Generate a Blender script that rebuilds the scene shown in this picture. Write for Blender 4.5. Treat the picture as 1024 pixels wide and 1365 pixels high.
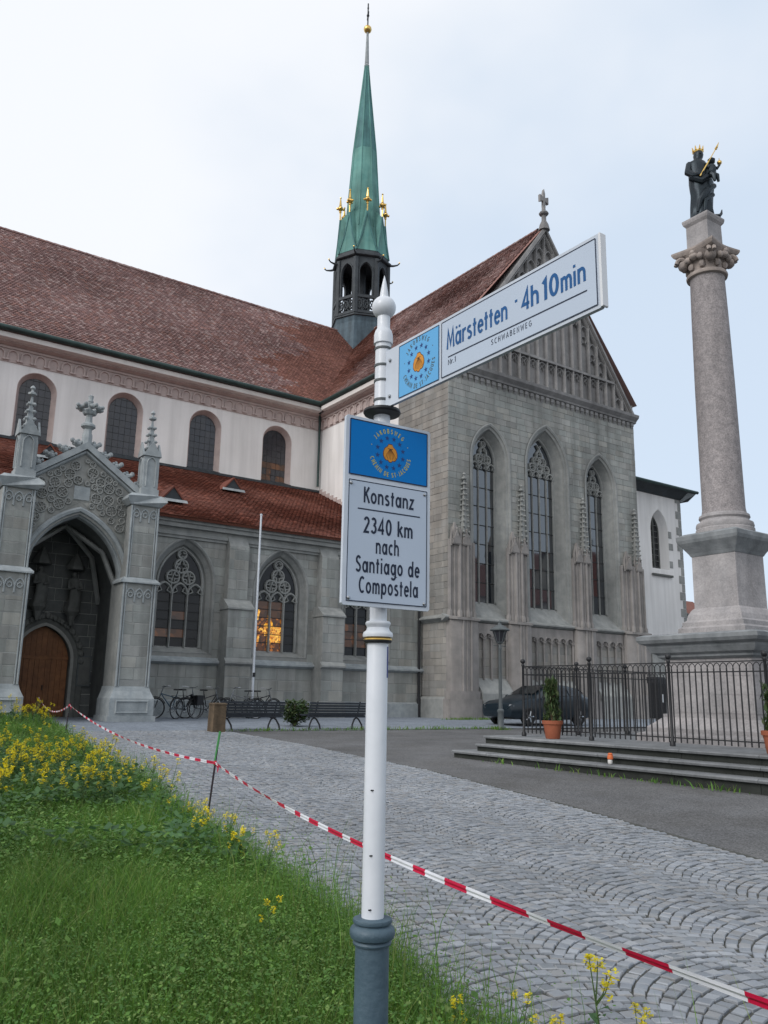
import bpy, math, random
import numpy as np
from mathutils import Vector, Matrix, Euler
random.seed(7); rng = np.random.default_rng(11)
S = bpy.context.scene
for o in list(bpy.data.objects): bpy.data.objects.remove(o)
PI = math.pi
rad = math.radians
# World axes: x runs along the church (west to east), y runs from the camera side towards the church, z up.
# ---------------------------------------------------------------- camera
AZ, PITCH, ROLL, EYE = rad(55.07), rad(12.42), rad(1.01), 1.6
Xh = Vector((math.sin(AZ), -math.cos(AZ), 0)); Yh = Vector((math.cos(AZ), math.sin(AZ), 0)); Zh = Vector((0, 0, 1))
Fw = Yh * math.cos(PITCH) + Zh * math.sin(PITCH); Up0 = -Yh * math.sin(PITCH) + Zh * math.cos(PITCH)
Rt = Xh * math.cos(ROLL) + Up0 * math.sin(ROLL); Up = -Xh * math.sin(ROLL) + Up0 * math.cos(ROLL)
cd = bpy.data.cameras.new('camera'); cam = bpy.data.objects.new('camera', cd); S.collection.objects.link(cam)
cd.sensor_fit = 'HORIZONTAL'; cd.sensor_width = 36.0; cd.lens = 36.0 * 1115 / 1024; cd.clip_start = 0.05; cd.clip_end = 3000
M4 = Matrix((Rt, Up, -Fw)).transposed().to_4x4(); M4.translation = Vector((0, 0, EYE)); cam.matrix_world = M4
S.camera = cam
# ---------------------------------------------------------------- sky, sun, exposure
SUNV = Vector((-0.80, -0.12, 0.60)).normalized()
w = bpy.data.worlds.new('World'); S.world = w; w.use_nodes = True
nt = w.node_tree; nt.nodes.clear()
N = nt.nodes.new; Lk = nt.links.new
sky = N('ShaderNodeTexSky'); sky.sky_type = 'NISHITA'; sky.sun_disc = False
sky.sun_elevation = math.asin(SUNV.z); sky.sun_rotation = math.atan2(SUNV.x, SUNV.y); sky.air_density = 1.0; sky.dust_density = 1.5
tc = N('ShaderNodeTexCoord')
cn = N('ShaderNodeTexNoise'); cn.inputs['Scale'].default_value = 1.25; cn.inputs['Detail'].default_value = 5; cn.inputs['Roughness'].default_value = 0.5
mp = N('ShaderNodeMapping'); mp.inputs['Scale'].default_value = (1, 1, 1.6); mp.inputs['Location'].default_value = (3.3, 1.2, 0.4)
Lk(tc.outputs['Generated'], mp.inputs['Vector']); Lk(mp.outputs['Vector'], cn.inputs['Vector'])
# cloud colour drifts from near white (west) to pale blue (east)
sep = N('ShaderNodeSeparateXYZ'); Lk(tc.outputs['Generated'], sep.inputs['Vector'])
mad = N('ShaderNodeMath'); mad.operation = 'MULTIPLY_ADD'; mad.inputs[1].default_value = 0.9; mad.inputs[2].default_value = -0.12
Lk(sep.outputs['X'], mad.inputs[0])
ad = N('ShaderNodeMath'); ad.operation = 'MULTIPLY_ADD'; ad.inputs[1].default_value = 1.6; Lk(cn.outputs['Fac'], ad.inputs[0]); Lk(mad.outputs[0], ad.inputs[2])
cr = N('ShaderNodeValToRGB'); cr.color_ramp.elements[0].position = 0.62; cr.color_ramp.elements[1].position = 1.5
cr.color_ramp.elements[0].color = (6.75, 6.9, 7.15, 1); cr.color_ramp.elements[1].color = (4.6, 5.35, 6.3, 1)
cr.color_ramp.interpolation = 'EASE'
cr.color_ramp.elements[1].position = 1.0
dv = N('ShaderNodeMath'); dv.operation = 'MULTIPLY'; dv.inputs[1].default_value = 0.72; Lk(ad.outputs[0], dv.inputs[0]); Lk(dv.outputs[0], cr.inputs['Fac'])
mx = N('ShaderNodeMixRGB'); mx.inputs['Fac'].default_value = 0.9; Lk(sky.outputs['Color'], mx.inputs['Color1']); Lk(cr.outputs['Color'], mx.inputs['Color2'])
bg = N('ShaderNodeBackground'); bg.inputs['Strength'].default_value = 0.1; Lk(mx.outputs['Color'], bg.inputs['Color'])
wo = N('ShaderNodeOutputWorld'); Lk(bg.outputs['Background'], wo.inputs['Surface'])
sl = bpy.data.lights.new('sun', 'SUN'); sl.energy = 1.15; sl.angle = rad(30); sl.color = (1.0, 0.97, 0.94)
so = bpy.data.objects.new('sun', sl); S.collection.objects.link(so); so.rotation_euler = SUNV.to_track_quat('Z', 'Y').to_euler(); so.location = (-20, -10, 40)
S.view_settings.view_transform = 'Standard'; S.view_settings.look = 'None'; S.view_settings.gamma = 1.0; S.view_settings.use_curve_mapping = False
S.view_settings.exposure = 0.60
S.render.resolution_x, S.render.resolution_y = 768, 1024
# ---------------------------------------------------------------- helpers
C = S.collection
class MB:
    def __init__(s, tf=None): s.v = []; s.f = []; s.m = []; s.s = []; s.tf = tf; s.c = []
    def cut(s): s.c.append((len(s.v), len(s.f)))          # the next piece starts here
    def add(s, vs, fs, mat=0, smooth=False):
        b = len(s.v)
        s.v += [s.tf(*p) for p in vs] if s.tf else [tuple(p) for p in vs]
        s.f += [tuple(b + i for i in f) for f in fs]; s.m += [mat] * len(fs); s.s += [smooth] * len(fs)
    def box(s, x0, x1, y0, y1, z0, z1, mat=0):
        s.add([(x0,y0,z0),(x1,y0,z0),(x1,y1,z0),(x0,y1,z0),(x0,y0,z1),(x1,y0,z1),(x1,y1,z1),(x0,y1,z1)],
              [(0,3,2,1),(4,5,6,7),(0,1,5,4),(1,2,6,5),(2,3,7,6),(3,0,4,7)], mat)
    def ext(s, poly, vec, mat=0):          # polygon (list of 3d points) pushed along vec
        n = len(poly); q = [(p[0]+vec[0], p[1]+vec[1], p[2]+vec[2]) for p in poly]
        s.add(list(poly) + q, [tuple(range(n))[::-1], tuple(range(n, 2*n))] + [(i, (i+1) % n, n+(i+1) % n, n+i) for i in range(n)], mat)
    def loft(s, rings, cap=True, smooth=False, mat=0, close=True):
        n = len(rings[0]); vs = [p for r in rings for p in r]; fs = []
        for k in range(len(rings)-1):
            for i in range(n if close else n-1):
                j = (i+1) % n; fs.append((k*n+i, k*n+j, (k+1)*n+j, (k+1)*n+i))
        if cap and close: fs += [tuple(range(n))[::-1], tuple(range((len(rings)-1)*n, len(rings)*n))]
        s.add(vs, fs, mat, smooth)
    def lathe(s, prof, cx=0, cy=0, n=16, smooth=True, mat=0, a0=0.0, cap=True, sx=1, sy=1):
        s.loft([[(cx + r*sx*math.cos(a0+2*PI*i/n), cy + r*sy*math.sin(a0+2*PI*i/n), z) for i in range(n)] for r, z in prof], cap, smooth, mat)
    def tube(s, pts, r, n=6, mat=0, smooth=True, cap=True):
        pts = [Vector(p) for p in pts]; rs = r if isinstance(r, (list, tuple)) else [r]*len(pts); rings = []
        up = None
        for i, p in enumerate(pts):
            d = (pts[min(i+1, len(pts)-1)] - pts[max(i-1, 0)]).normalized()
            if up is None: up = Vector((0,0,1)) if abs(d.z) < 0.9 else Vector((1,0,0))
            a = d.cross(up); a = a.normalized() if a.length > 1e-5 else Vector((1,0,0)); b = a.cross(d).normalized(); up = b
            rings.append([tuple(p + (a*math.cos(2*PI*k/n) + b*math.sin(2*PI*k/n))*rs[i]) for k in range(n)])
        s.loft(rings, cap, smooth, mat)
    def bar(s, pts, hw, y0, y1, closed=False, front=0.45, mat=0):   # moulded stone bar following a line in the x-z plane
        n = len(pts); rings = []
        for i in range(n):
            a = pts[i-1] if (i > 0 or closed) else None; c = pts[(i+1) % n] if (i < n-1 or closed) else None; p = pts[i]
            def nrm(u, v2):
                dx, dz = v2[0]-u[0], v2[1]-u[1]; l = math.hypot(dx, dz) or 1; return (-dz/l, dx/l)
            n1 = nrm(a, p) if a else nrm(p, c); n2 = nrm(p, c) if c else n1
            mxx, mz = n1[0]+n2[0], n1[1]+n2[1]; l = math.hypot(mxx, mz) or 1; mxx /= l; mz /= l
            k = min(1.8, 1/max(0.5, mxx*n1[0]+mz*n1[1]))
            rings.append([(p[0]+mxx*hw*k*q, yy, p[1]+mz*hw*k*q) for q, yy in ((-1,y1),(-1,y0+(y1-y0)*.5),(-front,y0),(front,y0),(1,y0+(y1-y0)*.5),(1,y1))])
        if closed: rings.append(rings[0])
        s.loft(rings, not closed, False, mat)
    def ball(s, c, r, n=8, m=6, mat=0, sc=(1,1,1)):
        s.loft([[(c[0]+r*sc[0]*math.sin(PI*k/m)*math.cos(2*PI*i/n), c[1]+r*sc[1]*math.sin(PI*k/m)*math.sin(2*PI*i/n), c[2]-r*sc[2]*math.cos(PI*k/m)) for i in range(n)] for k in range(m+1)], False, True, mat)
    def mesh(s, name, mats, off=(0,0,0)):
        me = bpy.data.meshes.new(name)
        vs = s.v if off == (0,0,0) else [(p[0]-off[0], p[1]-off[1], p[2]-off[2]) for p in s.v]
        me.from_pydata(vs, [], s.f)
        for m in (mats if isinstance(mats, (list, tuple)) else [mats]): me.materials.append(m)
        me.polygons.foreach_set('material_index', s.m); me.polygons.foreach_set('use_smooth', s.s)
        me.update()
        if any(s.s): me.set_sharp_from_angle(angle=rad(38))
        return me
    def build(s, name, mats, parent=None, off=(0,0,0), loc=(0,0,0)):
        if s.c:
            ends = s.c[1:] + [(len(s.v), len(s.f))]; out = None
            for (a, fa), (b, fb) in zip(s.c, ends):
                if b > a:
                    q = MB(); q.v = s.v[a:b]; q.f = [tuple(i-a for i in f) for f in s.f[fa:fb]]; q.m = s.m[fa:fb]; q.s = s.s[fa:fb]; out = q.build(name, mats, parent, off, loc)
            return out
        return link(name, s.mesh(name, mats, off), parent, loc)
def link(name, data, parent=None, loc=(0,0,0), rot=(0,0,0), scale=(1,1,1)):
    o = bpy.data.objects.new(name, data); C.objects.link(o); o.location = loc; o.rotation_euler = rot; o.scale = scale
    if parent: o.parent = parent
    return o
def tag(o, label=None, cat=None, group=None, kind=None):
    if label: o['label'] = label
    if cat: o['category'] = cat
    if group: o['group'] = group
    if kind: o['kind'] = kind
    return o
def thing(name, label, cat, loc=(0,0,0), rz=0, group=None):
    o = bpy.data.objects.new(name, None); C.objects.link(o); o.location = loc; o.rotation_euler = (0,0,rz); o.empty_display_size = 0.2
    return tag(o, label, cat, group)
def copy_tree(o, parent=None):
    c = o.copy(); C.objects.link(c)
    if parent: c.parent = parent; c.matrix_parent_inverse = o.matrix_parent_inverse.copy()
    for ch in [q for q in o.children]: copy_tree(ch, c)
    return c
def lerp(a, b, k): return a + (b-a)*k
def ss(a, b, x): k = min(1, max(0, (x-a)/(b-a))); return k*k*(3-2*k)
def itp(x, xs, ys): return float(np.interp(x, xs, ys))
# ---------------------------------------------------------------- materials
def pmat(name, c1, c2=None, scale=3.0, rough=0.85, bump=0.15, bscale=30.0, island=0.0, metal=0.0, stain=0.0, streak=0.0, palette=None, spec=0.3, coat=0.0, island_hue=None, speck=0.0, ior=1.5):
    m = bpy.data.materials.new(name); m.use_nodes = True; t = m.node_tree; n = t.nodes; L = t.links
    b = n['Principled BSDF']; b.inputs['Roughness'].default_value = rough; b.inputs['Metallic'].default_value = metal
    b.inputs['Specular IOR Level'].default_value = spec; b.inputs['Coat Weight'].default_value = coat; b.inputs['IOR'].default_value = ior
    g = n.new('ShaderNodeNewGeometry'); c2 = c2 or tuple(x*0.8 for x in c1)
    n1 = n.new('ShaderNodeTexNoise'); n1.inputs['Scale'].default_value = scale; n1.inputs['Detail'].default_value = 6; n1.inputs['Roughness'].default_value = 0.62
    L.new(g.outputs['Position'], n1.inputs['Vector'])
    r = n.new('ShaderNodeValToRGB'); r.color_ramp.elements[0].position = 0.34; r.color_ramp.elements[1].position = 0.68
    r.color_ramp.elements[0].color = (*c1, 1); r.color_ramp.elements[1].color = (*c2, 1); L.new(n1.outputs['Fac'], r.inputs['Fac'])
    col = r.outputs['Color']
    def mul(col, val, fac=1.0):
        x = n.new('ShaderNodeMixRGB'); x.blend_type = 'MULTIPLY'; x.inputs['Fac'].default_value = fac; L.new(col, x.inputs['Color1']); L.new(val, x.inputs['Color2']); return x.outputs['Color']
    if island or palette:
        oi = n.new('ShaderNodeObjectInfo'); a = n.new('ShaderNodeMath'); a.operation = 'ADD'; L.new(g.outputs['Random Per Island'], a.inputs[0]); L.new(oi.outputs['Random'], a.inputs[1])
        fr = n.new('ShaderNodeMath'); fr.operation = 'FRACT'; L.new(a.outputs[0], fr.inputs[0]); rnd = fr.outputs[0]
        if palette:
            pr = n.new('ShaderNodeValToRGB'); pr.color_ramp.interpolation = 'CONSTANT'; e = pr.color_ramp.elements
            while len(e) < len(palette): e.new(0.5)
            for i, pc in enumerate(palette): e[i].position = i/len(palette); e[i].color = (*pc, 1)
            L.new(rnd, pr.inputs['Fac'])
            x = n.new('ShaderNodeMixRGB'); x.inputs['Fac'].default_value = 0.7; L.new(col, x.inputs['Color1']); L.new(pr.outputs['Color'], x.inputs['Color2']); col = x.outputs['Color']
        if island:
            mr = n.new('ShaderNodeMapRange'); mr.inputs['To Min'].default_value = 1-island; mr.inputs['To Max'].default_value = 1+island
            f2 = n.new('ShaderNodeMath'); f2.operation = 'MULTIPLY'; f2.inputs[1].default_value = 7.31; L.new(rnd, f2.inputs[0]); f3 = n.new('ShaderNodeMath'); f3.operation = 'FRACT'; L.new(f2.outputs[0], f3.inputs[0])
            L.new(f3.outputs[0], mr.inputs['Value']); col = mul(col, mr.outputs['Result'])
    if stain:
        n2 = n.new('ShaderNodeTexNoise'); n2.inputs['Scale'].default_value = 0.45; n2.inputs['Detail'].default_value = 7; n2.inputs['Roughness'].default_value = 0.65; L.new(g.outputs['Position'], n2.inputs['Vector'])
        mr = n.new('ShaderNodeMapRange'); mr.inputs['From Min'].default_value = 0.33; mr.inputs['From Max'].default_value = 0.67; mr.inputs['To Min'].default_value = 1-stain; mr.inputs['To Max'].default_value = 1+stain*0.5
        L.new(n2.outputs['Fac'], mr.inputs['Value']); col = mul(col, mr.outputs['Result'])
    if streak:
        mp = n.new('ShaderNodeMapping'); mp.inputs['Scale'].default_value = (3.0, 3.0, 0.22); L.new(g.outputs['Position'], mp.inputs['Vector'])
        n3 = n.new('ShaderNodeTexNoise'); n3.inputs['Scale'].default_value = 1.0; n3.inputs['Detail'].default_value = 5; L.new(mp.outputs['Vector'], n3.inputs['Vector'])
        mr = n.new('ShaderNodeMapRange'); mr.inputs['From Min'].default_value = 0.4; mr.inputs['From Max'].default_value = 0.7; mr.inputs['To Min'].default_value = 1.05; mr.inputs['To Max'].default_value = 1-streak
        L.new(n3.outputs['Fac'], mr.inputs['Value']); col = mul(col, mr.outputs['Result'])
    if speck:
        vo = n.new('ShaderNodeTexVoronoi'); vo.inputs['Scale'].default_value = bscale*1.5; L.new(g.outputs['Position'], vo.inputs['Vector'])
        mr = n.new('ShaderNodeMapRange'); mr.inputs['To Min'].default_value = 1-speck; mr.inputs['To Max'].default_value = 1+speck; sp = n.new('ShaderNodeSeparateColor'); L.new(vo.outputs['Color'], sp.inputs['Color'])
        L.new(sp.outputs['Red'], mr.inputs['Value']); col = mul(col, mr.outputs['Result'])
    L.new(col, b.inputs['Base Color'])
    if bump:
        n4 = n.new('ShaderNodeTexNoise'); n4.inputs['Scale'].default_value = bscale; n4.inputs['Detail'].default_value = 4; L.new(g.outputs['Position'], n4.inputs['Vector'])
        bp = n.new('ShaderNodeBump'); bp.inputs['Strength'].default_value = bump; bp.inputs['Distance'].default_value = 0.02; L.new(n4.outputs['Fac'], bp.inputs['Height']); L.new(bp.outputs['Normal'], b.inputs['Normal'])
    return m
M = {}
def mk(key, *a, **k): M[key] = pmat(key, *a, **k); return M[key]
mk('ashlar', (.345,.345,.322), (.26,.265,.252), scale=2.5, island=.12, stain=.26, streak=.28, bump=.35, bscale=22, palette=[(.305,.32,.307),(.275,.295,.285),(.33,.33,.305),(.29,.31,.297),(.27,.277,.265),(.315,.32,.307)])
mk('ashlar_brown', (.295,.278,.252), (.238,.228,.212), scale=2.5, island=.11, stain=.26, streak=.2, bump=.3, bscale=22, palette=[(.28,.268,.248),(.255,.247,.233),(.295,.28,.256),(.26,.26,.25)])
mk('mortar', (.28,.282,.268), (.225,.23,.22), scale=6, stain=.15, bump=.2)
mk('stone', (.315,.322,.31), (.235,.246,.242), scale=3, stain=.2, streak=.15, bump=.3, bscale=18)
mk('stone_light', (.36,.39,.40), (.26,.29,.305), scale=4, stain=.15, streak=.15, bump=.25, bscale=20)
mk('stone_dark', (.13,.135,.13), (.09,.095,.09), scale=3, stain=.2, bump=.3, bscale=18)
mk('sandstone', (.31,.29,.275), (.24,.228,.22), scale=2.2, stain=.22, streak=.2, bump=.3, bscale=18)
mk('gable_stone', (.295,.29,.288), (.22,.218,.22), scale=2.5, stain=.25, streak=.2, bump=.3, bscale=18)
mk('plaster', (.78,.77,.755), (.70,.692,.685), scale=.9, stain=.15, streak=.10, bump=.12, bscale=14, rough=.95)
mk('plaster_pink', (.52,.435,.41), (.42,.35,.335), scale=3, stain=.12, bump=.15, rough=.95)
mk('fascia', (.72,.69,.66), (.64,.62,.60), scale=2, stain=.08, bump=.08)
mk('gutter', (.045,.075,.07), (.03,.05,.05), scale=2, rough=.5, metal=.3, bump=.05)
mk('tile_old', (.255,.145,.13), (.18,.105,.097), scale=1.2, stain=.16, island=.16, bump=.2, rough=.9, palette=[(.22,.132,.125),(.18,.10,.092),(.28,.19,.18),(.16,.098,.095),(.24,.125,.105),(.34,.255,.24),(.20,.125,.12)])
mk('tile_red', (.195,.068,.046), (.14,.05,.036), scale=1.2, stain=.22, island=.2, bump=.2, rough=.9, palette=[(.19,.065,.043),(.155,.054,.038),(.23,.085,.056),(.13,.047,.034),(.20,.078,.055)])
mk('tile_mid', (.215,.095,.07), (.155,.068,.053), scale=1.2, stain=.2, island=.18, bump=.2, rough=.9, palette=[(.21,.095,.07),(.175,.078,.06),(.25,.12,.095),(.155,.07,.056),(.22,.10,.08)])
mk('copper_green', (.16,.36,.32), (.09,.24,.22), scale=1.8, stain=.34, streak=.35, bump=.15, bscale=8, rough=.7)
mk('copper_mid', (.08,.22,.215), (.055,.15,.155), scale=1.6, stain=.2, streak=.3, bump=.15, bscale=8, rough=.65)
mk('lead_dark', (.055,.065,.072), (.035,.042,.05), scale=2, stain=.2, streak=.25, bump=.15, rough=.6)
mk('lead_blue', (.085,.13,.16), (.055,.085,.11), scale=2, stain=.2, streak=.45, bump=.15, rough=.6)
mk('gold', (.72,.49,.16), (.6,.4,.12), scale=10, rough=.32, metal=1.0, bump=.05)
mk('iron', (.018,.019,.022), (.012,.013,.015), scale=20, rough=.5, bump=.05, spec=.4)
mk('iron_grey', (.10,.115,.12), (.075,.085,.09), scale=8, rough=.5, bump=.08)
mk('glass_dark', (.010,.012,.015), (.018,.02,.024), scale=2, rough=.12, bump=.08, bscale=2.5, spec=.28)
mk('glass_sky', (.010,.014,.02), (.014,.02,.028), scale=2, rough=.04, bump=.03, bscale=2.0, spec=.5, ior=2.3)
mk('ashlar_shade', (.115,.122,.12), (.08,.087,.087), scale=2.5, island=.1, stain=.2, streak=.1, bump=.3, bscale=22)  # darker ashlar copy: the shade inside the porch is put into the colour
mk('glass_old', (.022,.024,.03), (.035,.036,.045), scale=3, rough=.2, bump=.12, bscale=3.5, spec=.6)
mk('lead_came', (.03,.032,.034), rough=.6, bump=0)
mk('wood_door', (.24,.105,.042), (.15,.06,.024), scale=5, rough=.55, bump=.2, streak=.35)
mk('wood_grey', (.16,.115,.075), (.10,.075,.05), scale=8, rough=.9, bump=.4, streak=.4)
mk('bench_slat', (.035,.042,.052), (.025,.03,.038), scale=6, rough=.45, bump=.1, island=.12)
mk('pole_white', (.62,.655,.70), (.55,.585,.63), scale=5, rough=.38, stain=.12, streak=.07, bump=.03, spec=.4, coat=.15)
mk('paint_white', (.66,.70,.74), (.65,.66,.68), scale=3, rough=.4, bump=.02)
mk('base_grey', (.065,.105,.135), (.045,.078,.105), scale=9, rough=.5, stain=.25, streak=.2, bump=.15, bscale=60, spec=.4)
mk('sign_white', (.46,.535,.64), (.435,.51,.61), scale=2, rough=.5, bump=.008, bscale=5, spec=.2)
mk('sign_frame', (.54,.595,.665), (.48,.53,.60), scale=6, rough=.45, bump=.02, stain=.12, streak=.08)
mk('sign_blue', (.003,.175,.52), (.003,.16,.485), scale=2, rough=.55, bump=.01, spec=.12)
mk('sign_sky', (.13,.40,.70), (.12,.375,.66), scale=2, rough=.55, bump=.01, spec=.15)
mk('print_navy', (.012,.022,.05), rough=.5, bump=0)
mk('print_blue', (.004,.085,.26), rough=.5, bump=0)
mk('print_star', (.008,.045,.19), rough=.5, bump=0)
mk('print_yellow', (.50,.46,.08), rough=.5, bump=0)
mk('print_olive', (.07,.085,.07), rough=.5, bump=0)
mk('shell_orange', (.62,.27,.03), (.55,.22,.02), scale=30, rough=.5, bump=0)
mk('shell_line', (.09,.035,.006), rough=.5, bump=0)
mk('sticker_blue', (.006,.03,.22), rough=.4, bump=0)
mk('steel', (.42,.44,.46), rough=.25, metal=1.0, bump=0)
mk('rubber', (.014,.014,.015), rough=.7, bump=0)
mk('black_plastic', (.016,.017,.02), rough=.45, bump=.03)
mk('car_paint', (.008,.016,.024), (.007,.014,.02), rough=.3, bump=0, spec=.3, coat=.25)
mk('car_glass', (.01,.012,.014), rough=.04, bump=0, spec=.6)
mk('tail_red', (.30,.012,.01), rough=.2, bump=0)
mk('bronze', (.022,.028,.036), (.03,.042,.05), scale=9, rough=.42, metal=.55, bump=.12, stain=.2)
mk('column_stone', (.31,.285,.285), (.225,.21,.213), scale=7, stain=.15, streak=.1, bump=.3, bscale=30, speck=.22)
mk('pedestal_stone', (.385,.365,.365), (.265,.257,.262), scale=2.2, stain=.28, streak=.12, bump=.3, bscale=22, speck=.10)
mk('cornice_stone', (.25,.265,.275), (.16,.175,.185), scale=4, stain=.25, streak=.2, bump=.3, bscale=22)
mk('capital_stone', (.38,.325,.29), (.235,.207,.195), scale=5, stain=.25, streak=.2, bump=.35, bscale=20)
mk('riser_shade', (.04,.044,.04), (.026,.03,.026), scale=6, stain=.3, bump=.3)  # near-black riser tone stands in for the shadow under the nosing
mk('step_stone', (.23,.24,.25), (.15,.16,.168), scale=5, stain=.3, bump=.3, bscale=30)
mk('terracotta', (.33,.105,.055), (.27,.085,.045), scale=5, rough=.85, bump=.1)
mk('soil', (.035,.028,.018), (.022,.02,.012), scale=8, rough=1, bump=.5, bscale=15)
mk('asphalt', (.138,.140,.145), (.105,.104,.103), scale=1.1, rough=.9, stain=.25, bump=.6, bscale=42, speck=.38)
mk('pave_far', (.225,.255,.295), (.175,.20,.235), scale=2, rough=.8, stain=.18, bump=.4, bscale=16, speck=.25)
mk('joint', (.085,.085,.08), (.055,.058,.05), scale=9, rough=1, bump=.4, bscale=60)
mk('cobble', (.275,.29,.315), (.205,.22,.243), scale=11, rough=.6, stain=.22, island=.16, bump=.35, bscale=70, spec=.4, palette=[(.25,.272,.30),(.20,.222,.25),(.29,.31,.335),(.23,.252,.285),(.275,.285,.295),(.185,.205,.225),(.25,.25,.25)])
mk('cup_orange', (.62,.15,.05), rough=.6, bump=.1)
mk('cup_white', (.7,.69,.67), rough=.6, bump=.1)
mk('tape_white', (.72,.74,.80), rough=.35, bump=.08, bscale=40)
mk('tape_red', (.52,.010,.055), rough=.35, bump=.08, bscale=40)
mk('stake_dark', (.03,.022,.028), rough=.6, bump=.1)
mk('stake_green', (.06,.26,.08), rough=.6, bump=.05)
def leafmat(name, pal, rough=.55, trans=.35):
    m = pmat(name, pal[0], pal[1], scale=6, rough=rough, bump=0, palette=pal, island=.2, spec=.3, stain=.32); t = m.node_tree; b = t.nodes['Principled BSDF']
    src = b.inputs['Base Color'].links[0].from_socket; tr = t.nodes.new('ShaderNodeBsdfTranslucent'); t.links.new(src, tr.inputs['Color'])
    mx = t.nodes.new('ShaderNodeMixShader'); mx.inputs['Fac'].default_value = trans; t.links.new(b.outputs[0], mx.inputs[1]); t.links.new(tr.outputs[0], mx.inputs[2])
    t.links.new(mx.outputs[0], t.nodes['Material Output'].inputs['Surface']); M[name] = m
leafmat('grass', [(.10,.225,.034),(.125,.265,.038),(.08,.185,.032),(.165,.30,.048),(.10,.23,.048),(.27,.31,.10)])
leafmat('weed', [(.115,.245,.046),(.088,.20,.042),(.165,.30,.058),(.075,.17,.042),(.21,.30,.09)])
leafmat('mustard_leaf', [(.075,.165,.06),(.06,.135,.055),(.10,.20,.068)])
leafmat('petal', [(.82,.70,.02),(.88,.78,.03),(.76,.62,.015)], trans=.35)
leafmat('stem', [(.075,.135,.045),(.09,.15,.05)], trans=.1)
leafmat('shrub', [(.05,.09,.035),(.065,.11,.035),(.04,.07,.03),(.10,.12,.05)])
def emat(name, cols, strength, scale):
    m = bpy.data.materials.new(name); m.use_nodes = True; t = m.node_tree; b = t.nodes['Principled BSDF']
    g = t.nodes.new('ShaderNodeNewGeometry'); v = t.nodes.new('ShaderNodeTexVoronoi'); v.inputs['Scale'].default_value = scale; t.links.new(g.outputs['Position'], v.inputs['Vector'])
    s = t.nodes.new('ShaderNodeSeparateColor'); t.links.new(v.outputs['Color'], s.inputs['Color'])
    r = t.nodes.new('ShaderNodeValToRGB'); e = r.color_ramp.elements
    while len(e) < len(cols): e.new(0.5)
    for i, c in enumerate(cols): e[i].position = i/(len(cols)-1); e[i].color = (*c, 1)
    t.links.new(s.outputs['Red'], r.inputs['Fac']); t.links.new(r.outputs['Color'], b.inputs['Emission Color']); b.inputs['Emission Strength'].default_value = strength
    b.inputs['Base Color'].default_value = (.02,.015,.01,1); b.inputs['Roughness'].default_value = .2; M[name] = m
emat('glass_lit', [(.02,.008,.005),(.10,.03,.008),(.40,.13,.015),(.03,.012,.008),(.08,.025,.008),(.02,.01,.006)], .6, 11)
emat('glass_lit_hot', [(.9,.38,.03),(.10,.02,.008),(1.0,.55,.08),(.45,.12,.015)], .75, 17)
emat('glass_dim', [(.05,.02,.01),(.02,.012,.01),(.09,.035,.014),(.015,.01,.01)], .6, 4)
# ---------------------------------------------------------------- ground
def gz(e, t):
    L = itp(t, [-60,0,27,80], [-1.65,0,.7425,.7425]); R_ = itp(t, [-60,0,14,21,27,80], [-.5,.28,.42,.58,.7425,.7425])
    return lerp(L, R_, ss(6.5, 11, e))
PL = ([-8,0,2.6,3.5,5.3,6.0,8.0,11.6,16.1,22.7,26.7,29], [1.9,2.3,2.70,2.84,3.14,3.24,3.50,4.08,4.72,5.75,6.3,6.4])      # edge grass / cobbles
PR = ([-8,0,4.68,7.8,12,17,21.5,29], [5.9,6.75,7.66,8.41,9.26,9.85,10.0,10.0])            # edge cobbles / asphalt
eL = lambda t: itp(t, *PL); eR = lambda t: itp(t, *PR)
def sheet(name, es, ts, mat, dz, kind='structure', fe=None):
    mb = MB(); vs = []; 
    for t in ts:
        for i, e in enumerate(es):
            ee = fe(e, t) if fe else e
            vs.append((ee, t, gz(ee, t) + dz))
    n = len(es); mb.add(vs, [(j*n+i, j*n+i+1, (j+1)*n+i+1, (j+1)*n+i) for j in range(len(ts)-1) for i in range(n-1)], 0, True)
    return tag(mb.build(name, mat), kind=kind)
far = [-900,-300,-120,-60]
es = far + list(np.arange(-30, 62, 1.5)) + [80,140,320,900]
sheet('ground', es, far + list(np.arange(-30, 60, 1.5)) + [80,140,320,1200], M['asphalt'], 0)
tsP = list(np.arange(-8, 28.6, .75))
path = sheet('cobbled_path', list(np.linspace(0, 1, 9)), [t for t in tsP if t < 21.9] + [21.9], M['joint'], .014, fe=lambda k, t: lerp(eL(t)-.6, eR(t), k))
pav = sheet('church_pavement', list(np.arange(-8, 52, 1.5)), [21.55,22.5,23.5,24.5,25.5,26.5,27.5,28.5,29.5,32,36], M['pave_far'], .010)
# stone edging between asphalt and pavement / path
def strip_mesh(name, pts, wid, h, mat, parent=None):
    mb = MB(); rings = []
    for i, (e, t) in enumerate(pts):
        a = pts[max(i-1,0)]; b = pts[min(i+1,len(pts)-1)]; d = Vector((b[0]-a[0], b[1]-a[1])).normalized(); nn = (-d.y*wid/2, d.x*wid/2); z = gz(e,t)
        rings.append([(e-nn[0],t-nn[1],z-.05),(e-nn[0],t-nn[1],z+h),(e+nn[0],t+nn[1],z+h),(e+nn[0],t+nn[1],z-.05)])
    mb.loft(rings); return mb.build(name, mat, parent)
tag(strip_mesh('kerb', [(e, 21.5) for e in np.arange(10.0, 50, 1.0)], .14, .028, M['step_stone']), kind='structure')
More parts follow.
